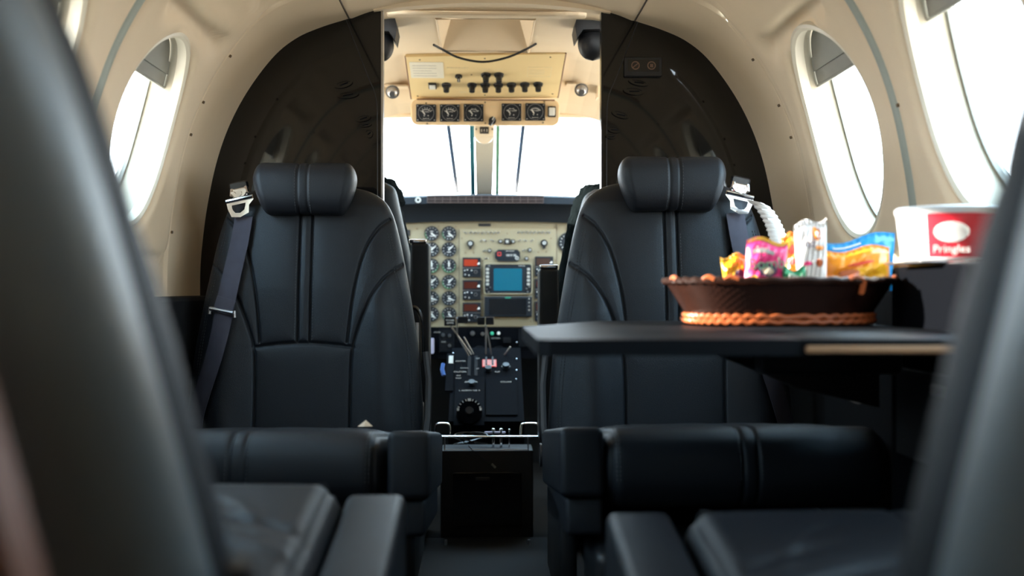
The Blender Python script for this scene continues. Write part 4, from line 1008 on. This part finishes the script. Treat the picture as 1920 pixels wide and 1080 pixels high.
# ------------------------------------------------------------ pilot seats
def pilot(sd):
    lab = 'dark pilot seat with black fleece cover, seen through the gap beside the %s partition' % ('left' if sd < 0 else 'right')
    Y = 2.78
    edge = [(716, 338), (738, 352), (748, 390), (757, 430), (768, 480), (776, 530), (782, 575), (780, 600), (779, 700), (779, 800)] if sd < 0 else \
           [(1118, 352), (1098, 368), (1086, 410), (1078, 450), (1068, 510), (1058, 560), (1050, 600), (1049, 630), (1049, 700), (1049, 800)]
    pts = [P(a, c, Y) for a, c in edge]; cx = -.37 if sd < 0 else .40
    root = empty('pilot_seat', (cx, Y+.1, 0), lab, 'seat', 'pilot seats beyond the partitions')
    sp = spline(pts, 6); b = B(); LL = []
    for i, p in enumerate(sp):
        w = abs(p.x-cx); t0 = .05*min(1, .25+i/10)
        LL.append([Vector((cx+w*math.copysign(abs(math.cos(a))**.6, math.cos(a)), Y+.05+t0*math.copysign(abs(math.sin(a))**.8, math.sin(a)), p.z)) for a in ang(48)])
    b.loops(LL); b.obj('backrest', 'leather', root)
    # fleece cover: lumpy shell behind/over the edge
    b = B(); LL = []; n = 0
    for i, p in enumerate(sp[:44]):
        w = abs(p.x-cx)+(.010 if sd < 0 else .016)-(0.012 if (sd < 0 and i > 10) else 0); row = []
        for a in ang(96):
            j = 1+.035*random.random()
            row.append(Vector((cx+w*j*math.copysign(abs(math.cos(a))**.6, math.cos(a)), Y+.115+.06*j*math.sin(a), p.z+.008*random.random()+(.012 if i < 4 else 0))))
        LL.append(row)
    b.loops(LL); b.obj('fleece_cover', 'fleece', root)
    # upright folded armrest with metal cap
    if sd < 0: xa, xb, ya, yb, Ya = 769, 805, 455, 830, 2.70
    else: xa, xb, ya, yb, Ya = 1011, 1049, 503, 830, 2.70
    A, Bq = P(xa, ya, Ya), P(xb, yb, Ya)
    b = B(); b.rbox(((A.x+Bq.x)/2, Ya+.05, (A.z+Bq.z)/2), (Bq.x-A.x, .09, A.z-Bq.z), .010, 4); ar = b.obj('armrest', 'leather', root)
    b = B(); c0 = P((xa+xb)/2-(3 if sd < 0 else 0), ya-3, Ya); b.rbox((c0.x-(0 if sd > 0 else .002), Ya+.045, c0.z), (Bq.x-A.x-.004, .075, .011), .003, 3); o = b.obj('armrest_cap', 'chrome', ar); o['label'] = 'shiny metal cap'
    if sd < 0:
        b = B(); b.tube(spline([P(768, 575, 2.66), P(780, 578, 2.66), P(789, 592, 2.66), P(792, 615, 2.66), P(793, 680, 2.66)], 8), .006, 10); b.obj('lever', 'blackgloss', root)
        b = B(); b.tube([P(781, 605, 2.64), P(781, 700, 2.64)], .007, 10); b.obj('lever_post', 'steel', root)
    else:
        b = B(); b.tube([P(1040, 612, 2.64), P(1040, 690, 2.64)], .005, 10); b.obj('lever_post', 'blackgloss', root)
    b = B(); b.rbox((cx, Y+.05, .22), (.38, .34, .40), .02, 3); b.rbox((cx*1.08, Y+.22, .48), (.36, .40, .08), .03, 3); b.obj('seat_base', 'shell', root)
    # rail beside the aisle
    return root
pilot(-1); pilot(1)

# ------------------------------------------------------------ table and right side ledge
TZ = CZ-.053
tb = empty('fold_out_table', (.33, 1.4, TZ-.02), 'glossy black fold-out cabin table holding the snack basket beside the right window', 'table')
b = B(); b.prism(Fr((0, 0, TZ), (1, 0, 0), (0, 1, 0)), [(.045, 1.02), (.545, 1.02), (.545, 1.60), (.16, 1.60), (.03, 1.36), (.032, 1.03)], -.017, 0); b.obj('table_leaf', 'tabletop', tb, smooth=False)
b = B(); b.rbox((.425, 1.31, TZ-.0035), (.235, .586, .008), .002, 2); b.obj('inlay_leaf', 'tabletop', tb)
b = B(); b.rbox((.425, 1.018, TZ-.0105), (.232, .010, .008), .002, 2); b.obj('edge_band', 'oak', tb)
b = B(); f7 = Fr((.28, 1.30, TZ-.018), (1, 0, 0), (0, 0, 1)); b.prism(f7, [(-.16, 0), (.26, 0), (.26, -.10), (.14, -.07), (.02, -.02)], -.14, -.10); b.rbox((.45, 1.36, TZ-.042), (.19, .06, .045), .008); b.obj('support_arm', 'black', tb)
cab = empty('side_cabinet', (.61, 1.2, 0), 'black side cabinet under the right window behind the table', 'cabinet')
CT = CZ+.030
b = B(); b.rbox((.622, 1.235, CT/2+.16), (.128, .34, CT-.32), .006, 3); b.obj('body', 'pedblack', cab)
b = B(); b.rbox((.626, 1.235, CT-.002), (.128, .35, .014), .004, 3); b.obj('top', 'blackgloss', cab)
b = B(); b.rbox((.556, 1.235, CT-.20), (.006, .28, .12), .002); d = b.obj('drawer_front', 'black', cab); b = B(); b.rbox((.551, 1.235, CT-.16), (.006, .05, .014), .002); b.obj('latch', 'steel', d)

# basket
bx, by = .398, 1.42; RXb, RYb = .127, .085; RXt, RYt = .156, .108; bh = .060
bk = empty('snack_basket', (bx, by, TZ), 'oval dark brown woven basket of sweets standing on the black table', 'basket')
def ell(t, rx, ry, z): 
    c, d = math.cos(t), math.sin(t); return Vector((bx+rx*math.copysign(abs(c)**.72, c), by+ry*math.copysign(abs(d)**.72, d), TZ+z+.003))
b = B(); LL = []
for i in range(13):
    q = i/12; row = []
    for j in range(240):
        t = 2*math.pi*j/240; wv = .0016*math.sin(60*t+(i % 2)*math.pi); rx = RXb+(RXt-RXb)*q+wv; ry = RYb+(RYt-RYb)*q+wv; row.append(ell(t, rx, ry, .012+(bh-.012)*q))
    LL.append(row)
for i in range(12, -1, -1):
    q = i/12; LL.append([ell(2*math.pi*j/240, RXb+(RXt-RXb)*q-.006, RYb+(RYt-RYb)*q-.006, .014+(bh-.014)*q) for j in range(240)])
b.loops(LL); b.obj('weave', 'wicker', bk, auto=60)
b = B(); b.tube([ell(t, RXt+.001+.0015*math.sin(40*t), RYt+.001, bh+.001*math.sin(40*t+1)) for t in ang(160)], .0048, 8, closed=True); b.obj('rim', 'wicker', bk)
b = B()
for k_ in range(2): b.tube([ell(t, RXb+.004-.001*k_+.0014*math.sin(46*t+k_*3), RYb+.004, .004+.007*k_+.0012*math.sin(46*t+k_*3.1)) for t in ang(240)], .0038, 8, closed=True)
o = b.obj('base_coil', 'copper', bk); o['label'] = 'copper coloured base coil'
b = B()
for t in (-2.9, -2.3, -2.05, -1.2, -.5): B().tube([ell(t+dt, RXt+.003, RYt+.003, bh+.002+.003*math.cos(dt*25)) for dt in np.linspace(-.07, .07, 7)], .0036, 7).obj('rim_wrap', 'copper', bk)
b.tube([ell(-1.12, RXt+.003, RYt+.003, bh), ell(-1.12, RXt-.001, RYt-.001, bh-.018)], .0040, 7); b.obj('rim_wrap', 'copper', bk)

def bag(name, pts, Y, th, m, label, tilt=0, grp=None, zig=True, sag=0):
    """pillow pack from a traced quad outline (TL, TR, BR, BL): real thickness, crimped ends"""
    TL, TR, BR, BL = [P(a, c, Y) for a, c in pts]; n = 26; fr_ = []; bk_ = []; G0 = []; G1 = []
    sd_ = random.Random(len(label)); ph = sd_.random()*6
    for i in range(n+1):
        v = i/n; r0 = []; r1 = []
        for j in range(n+1):
            u = j/n; p = (TL*(1-u)+TR*u)*(1-v)+(BL*(1-u)+BR*u)*v
            e = max(0, (1-abs(2*u-1)**6))*max(0, 1-abs(2*min(1, max(0, (v-.09)/.86))-1)**3)**.6
            cr = .0012*math.sin(u*40+v*13+ph)*e + .0022*math.sin(u*9+v*17+ph*2)*e
            zz_ = 0 if v > .05 else 0
            dz = .0022*math.sin(u*n*math.pi)*(1 if (i == 0 and zig) else 0)
            dy = tilt*(1-v)+.0012*math.sin(u*60)*(1 if v < .08 or v > .95 else 0)
            wv = .004*math.sin(u*7+ph)*(1-v)
            r0.append(p+Vector((0, dy-th*e-.0004-cr, dz+wv))); r1.append(p+Vector((0, dy+th*e+.0004+cr*.5, dz+wv)))
        G0.append(r0); G1.append(r1)
    b = B(); b.grid(G0); b.grid([r[::-1] for r in G1])
    for e0, e1 in ((G0[0], G1[0]), (G0[-1], G1[-1]), ([r[0] for r in G0], [r[0] for r in G1]), ([r[-1] for r in G0], [r[-1] for r in G1])): b.grid([e0, e1])
    o = b.obj(name, m, None, auto=70); tag(o, label, 'snack bag', grp); o['_'] = 0; del o['_']
    return o, TL, TR, BR, BL, G0
def patch(nm, m, G0, us, parent, z=.0012):
    """closed outline in bag uv laid on the bag's front surface"""
    n = len(G0)-1
    def S_(u, v):
        u = min(.999, max(0, u))*n; v = min(.999, max(0, v))*n; i, j = int(v), int(u); a, c = v-i, u-j
        return (G0[i][j]*(1-c)+G0[i][j+1]*c)*(1-a)+(G0[i+1][j]*(1-c)+G0[i+1][j+1]*c)*a
    cu = sum(p[0] for p in us)/len(us); cv = sum(p[1] for p in us)/len(us); rings = []
    for q in (1, .75, .5, .25, .02): rings.append([S_(cu+(u-cu)*q, cv+(v-cv)*q)+Vector((0, -z, 0)) for u, v in us])
    b = B(); b.loops(rings+[[p+Vector((0, .0006, 0)) for p in rings[-1]]], True); b.f = b.f; return b.obj(nm, m, parent, smooth=True)
def oval(cu, cv, ru, rv, n=24): return [(cu+ru*math.cos(t), cv+rv*math.sin(t)) for t in ang(n)]
def rec(u0, v0, u1, v1, n=5):
    return [(u0+(u1-u0)*i/n, v0) for i in range(n)]+[(u1, v0+(v1-v0)*i/n) for i in range(n)]+[(u1-(u1-u0)*i/n, v1) for i in range(n)]+[(u0, v1-(v1-v0)*i/n) for i in range(n)]
def btext(st, size, G0, u, v, m, parent, rot=0):
    n = len(G0)-1; p = G0[int(v*n)][int(u*n)]; fr_ = Fr(p, (1, 0, 0), (0, 0, 1)); text('lettering', st, size, fr_, 0, 0, .0055, m, parent, rot=rot, depth=.0006)
GR = 'snack bags in the basket'
o, *_, G0 = bag('snack_bag', [(1352, 480), (1402, 478), (1400, 545), (1360, 545)], 1.40, .008, 'yellow', 'small amber yellow snack bag at the left end of the basket', .006, GR)
patch('print', 'purpleprint', G0, oval(.65, .62, .30, .18), o); patch('print', 'whitefoil', G0, oval(.3, .72, .12, .08), o)
o, *_, G0 = bag('snack_bag', [(1404, 446), (1482, 452), (1468, 545), (1394, 545)], 1.385, .011, 'pink', 'bright pink candy bag with green lettering and yellow top seam', .008, GR)
patch('top_seam', 'yellow', G0, rec(0.01, .0, .99, .07, 8), o, .001); patch('print', 'paperline', G0, rec(.12, .22, .62, .30), o); patch('print', 'purpleprint', G0, oval(.50, .60, .24, .13), o); patch('print', 'yellow', G0, oval(.18, .80, .10, .09), o)
patch('print', 'wrapper', G0, oval(.50, .62, .14, .07), o, .002)
btext('Bomb', .022, G0, .47, .50, 'greenframe', o, .05); btext('Sour', .010, G0, .38, .26, 'white', o)
o, *_, G0 = bag('snack_bag', [(1466, 440), (1500, 438), (1508, 545), (1474, 545)], 1.43, .008, 'orange', 'orange snack bag standing between the pink bag and the tall white bag', .006, GR)
patch('print', 'red', G0, oval(.5, .3, .25, .08), o); patch('print', 'red', G0, oval(.45, .5, .3, .05), o)
o, *_, G0 = bag('snack_bag', [(1469, 503), (1512, 503), (1510, 550), (1468, 550)], 1.375, .007, 'greenlabel', 'small green and white sachet in front of the tall white bag', .003, GR, zig=False)
btext('No. 1', .009, G0, .5, .25, 'white', o)
o, *_, G0 = bag('snack_bag', [(1492, 420), (1553, 408), (1550, 545), (1496, 545)], 1.405, .010, 'whitefoil', 'tall white snack bag with orange swirls, tallest in the basket', .008, GR)
patch('print', 'orange', G0, oval(.62, .18, .12, .10), o); patch('print', 'whitefoil', G0, oval(.64, .19, .06, .05), o, .002); patch('print', 'copper', G0, oval(.68, .60, .12, .06), o); patch('print', 'pink', G0, oval(.30, .62, .14, .03), o); patch('print', 'orange', G0, oval(.70, .38, .14, .035), o)
btext('riz', .016, G0, .38, .38, 'purpleprint', o); btext('2', .022, G0, .62, .2, 'copper', o)
o, *_, G0 = bag('snack_bag', [(1548, 456), (1680, 434), (1672, 545), (1552, 545)], 1.475, .010, 'blue', 'bright blue snack bag peeking out behind the large orange bag', .004, GR)
patch('print', 'whitefoil', G0, rec(.1, .10, .5, .13), o)
o, *_, G0 = bag('snack_bag', [(1550, 470), (1671, 461), (1668, 545), (1550, 545)], 1.415, .012, 'orange', 'large orange and yellow snack bag at the right end of the basket', .008, GR)
patch('print', 'yellow', G0, oval(.6, .60, .33, .14), o); patch('print', 'copper', G0, oval(.32, .56, .16, .10), o, .0018); patch('print', 'yellow', G0, oval(.78, .5, .12, .09), o, .002)
patch('print', 'red', G0, oval(.5, .36, .22, .03), o, .0015)
# white tub with red label on the side cabinet
tc_ = P(1782, 430, 1.30); tcx = tc_.x; tr_ = .072; tz0 = CT+.0055
tub = empty('snack_tub', (tcx, 1.30, tz0), 'squat white snack tub with a red label standing on the black side cabinet', 'tub')
prof = [(.058, 0), (.062, .002), (.069, .060), (.071, .063), (.0715, .068), (.067, .0705), (.05, .071), (.001, .071)]
sx_ = .80
def tubp(r, t, z): return Vector((tcx+r*math.cos(t), 1.30+r*math.sin(t)*.85, tz0+z))
b = B(); b.loops([[tubp(r, t, z) for t in ang(64)] for r, z in prof]); b.obj('body', 'tubwhite', tub)
b = B(); t0, t1 = math.radians(224), math.radians(330); n = 26
G = [[tubp(.0625+.0068*(z-.003)/.057+.0008, t0+(t1-t0)*i/n, z) for i in range(n+1)] for z in np.linspace(.004, .060, 10)]
b.grid(G); b.grid([[p*1.0+Vector((0, .0006, 0)) for p in r] for r in G]); lb = b.obj('label', 'tubred', tub)
cen = math.radians(249)
def lab_pt(du, dz, o=.0018):
    t = cen+du/.066; return tubp(.0625+.0068*(.032+dz)/.057+o, t, .032+dz)
b = B(); b.loops([[lab_pt(.021*q*math.cos(t), .004+.013*q*math.sin(t)) for t in ang(32)] for q in (1, .6, .3, .02)]); b.obj('oval_emblem', 'whitefoil', lb)
fr_ = Fr(lab_pt(0, -.018), (math.cos(cen+math.pi/2), math.sin(cen+math.pi/2), 0), (0, 0, 1)); text('lettering', 'Pringles', .014, fr_, 0, 0, .001, 'whitefoil', lb)
b = B(); b.rbox((tcx+.01, 1.30, tz0-.0022), (.15, .11, .003), .001); # thin mat under the tub
tag(b.obj('tray_mat', 'steel'), 'thin grey mat under the white snack tub', 'mat')
tub.location.z += 0
# scrap on the left far seat cushion
c = P(686, 791, 1.66); b = B(); b.add([(c.x-.014, c.y, c.z-.008), (c.x-.002, c.y-.012, c.z-.006), (c.x+.012, c.y-.004, c.z-.007), (c.x+.001, c.y+.010, c.z-.002), (c.x, c.y, c.z+.003)], [(0, 1, 4), (1, 2, 4), (2, 3, 4), (3, 0, 4), (0, 3, 2, 1)])
tag(b.obj('crumpled_wrapper', 'wrapper', smooth=False), 'tiny crumpled tan wrapper lying on the far left seat cushion', 'wrapper')

# ------------------------------------------------------------ light, camera
W = bpy.data.worlds.new('World'); S.world = W; W.use_nodes = True
bg = W.node_tree.nodes['Background']; bg.inputs[0].default_value = (.82, .93, 1.0, 1); bg.inputs[1].default_value = 15.0
N = W.node_tree.nodes; L = W.node_tree.links
tcw = N.new('ShaderNodeTexCoord'); sp_ = N.new('ShaderNodeSeparateXYZ'); rp = N.new('ShaderNodeValToRGB'); mr = N.new('ShaderNodeMapRange')
L.new(tcw.outputs['Generated'], sp_.inputs[0]); L.new(sp_.outputs['Z'], mr.inputs['Value']); mr.inputs['From Min'].default_value = -1; L.new(mr.outputs[0], rp.inputs[0]); L.new(rp.outputs[0], bg.inputs[0])
e = rp.color_ramp.elements; e[0].position = .42; e[0].color = (.62, .58, .52, 1); e[1].position = .50; e[1].color = (.92, .97, 1, 1)
q = e.new(.75); q.color = (.52, .78, 1, 1)
sun = bpy.data.lights.new('sun', 'SUN'); sun.energy = 25; sun.angle = .01; sun.color = (1, .93, .82)
so = bpy.data.objects.new('sun', sun); COL.objects.link(so)
d = Vector((1.0, -.06, -.25)); so.rotation_euler = d.to_track_quat('-Z', 'Y').to_euler()
def portal(loc, size, direction):
    l = bpy.data.lights.new('window_portal', 'AREA'); l.shape = 'RECTANGLE'; l.size, l.size_y = size; l.cycles.is_portal = True
    o = bpy.data.objects.new('window_portal', l); COL.objects.link(o); o.location = loc; o.rotation_euler = Vector(direction).to_track_quat('-Z', 'Y').to_euler()
for sd in (-1, 1):
    setside(sd)
    for yc in WY: 
        c = wp(sd, yc, WSC, .085); portal(c, (.42, .42), (wp(sd, yc, WSC, 0)-c))
portal((-.70, 3.12, CZ+.40), (.7, .4), (1, 0, 0))
portal((.70, 3.12, CZ+.40), (.7, .4), (-1, 0, 0))
portal((0, 3.85, CZ+.52), (1.5, 1.0), (0, -.6, -.5))
cd = bpy.data.cameras.new('camera'); cam = bpy.data.objects.new('camera', cd); COL.objects.link(cam); S.camera = cam
cam.location = CAM; cam.rotation_euler = (math.pi/2, 0, -TH); cd.sensor_width = 36; cd.lens = 36*FPX/1920; cd.clip_start = .02
cd.dof.use_dof = True; cd.dof.focus_distance = 2.25; cd.dof.aperture_fstop = 2.9
S.view_settings.view_transform = 'Standard'; S.view_settings.look = 'None'; S.view_settings.gamma = 1; S.view_settings.use_curve_mapping = False
S.view_settings.exposure = .12
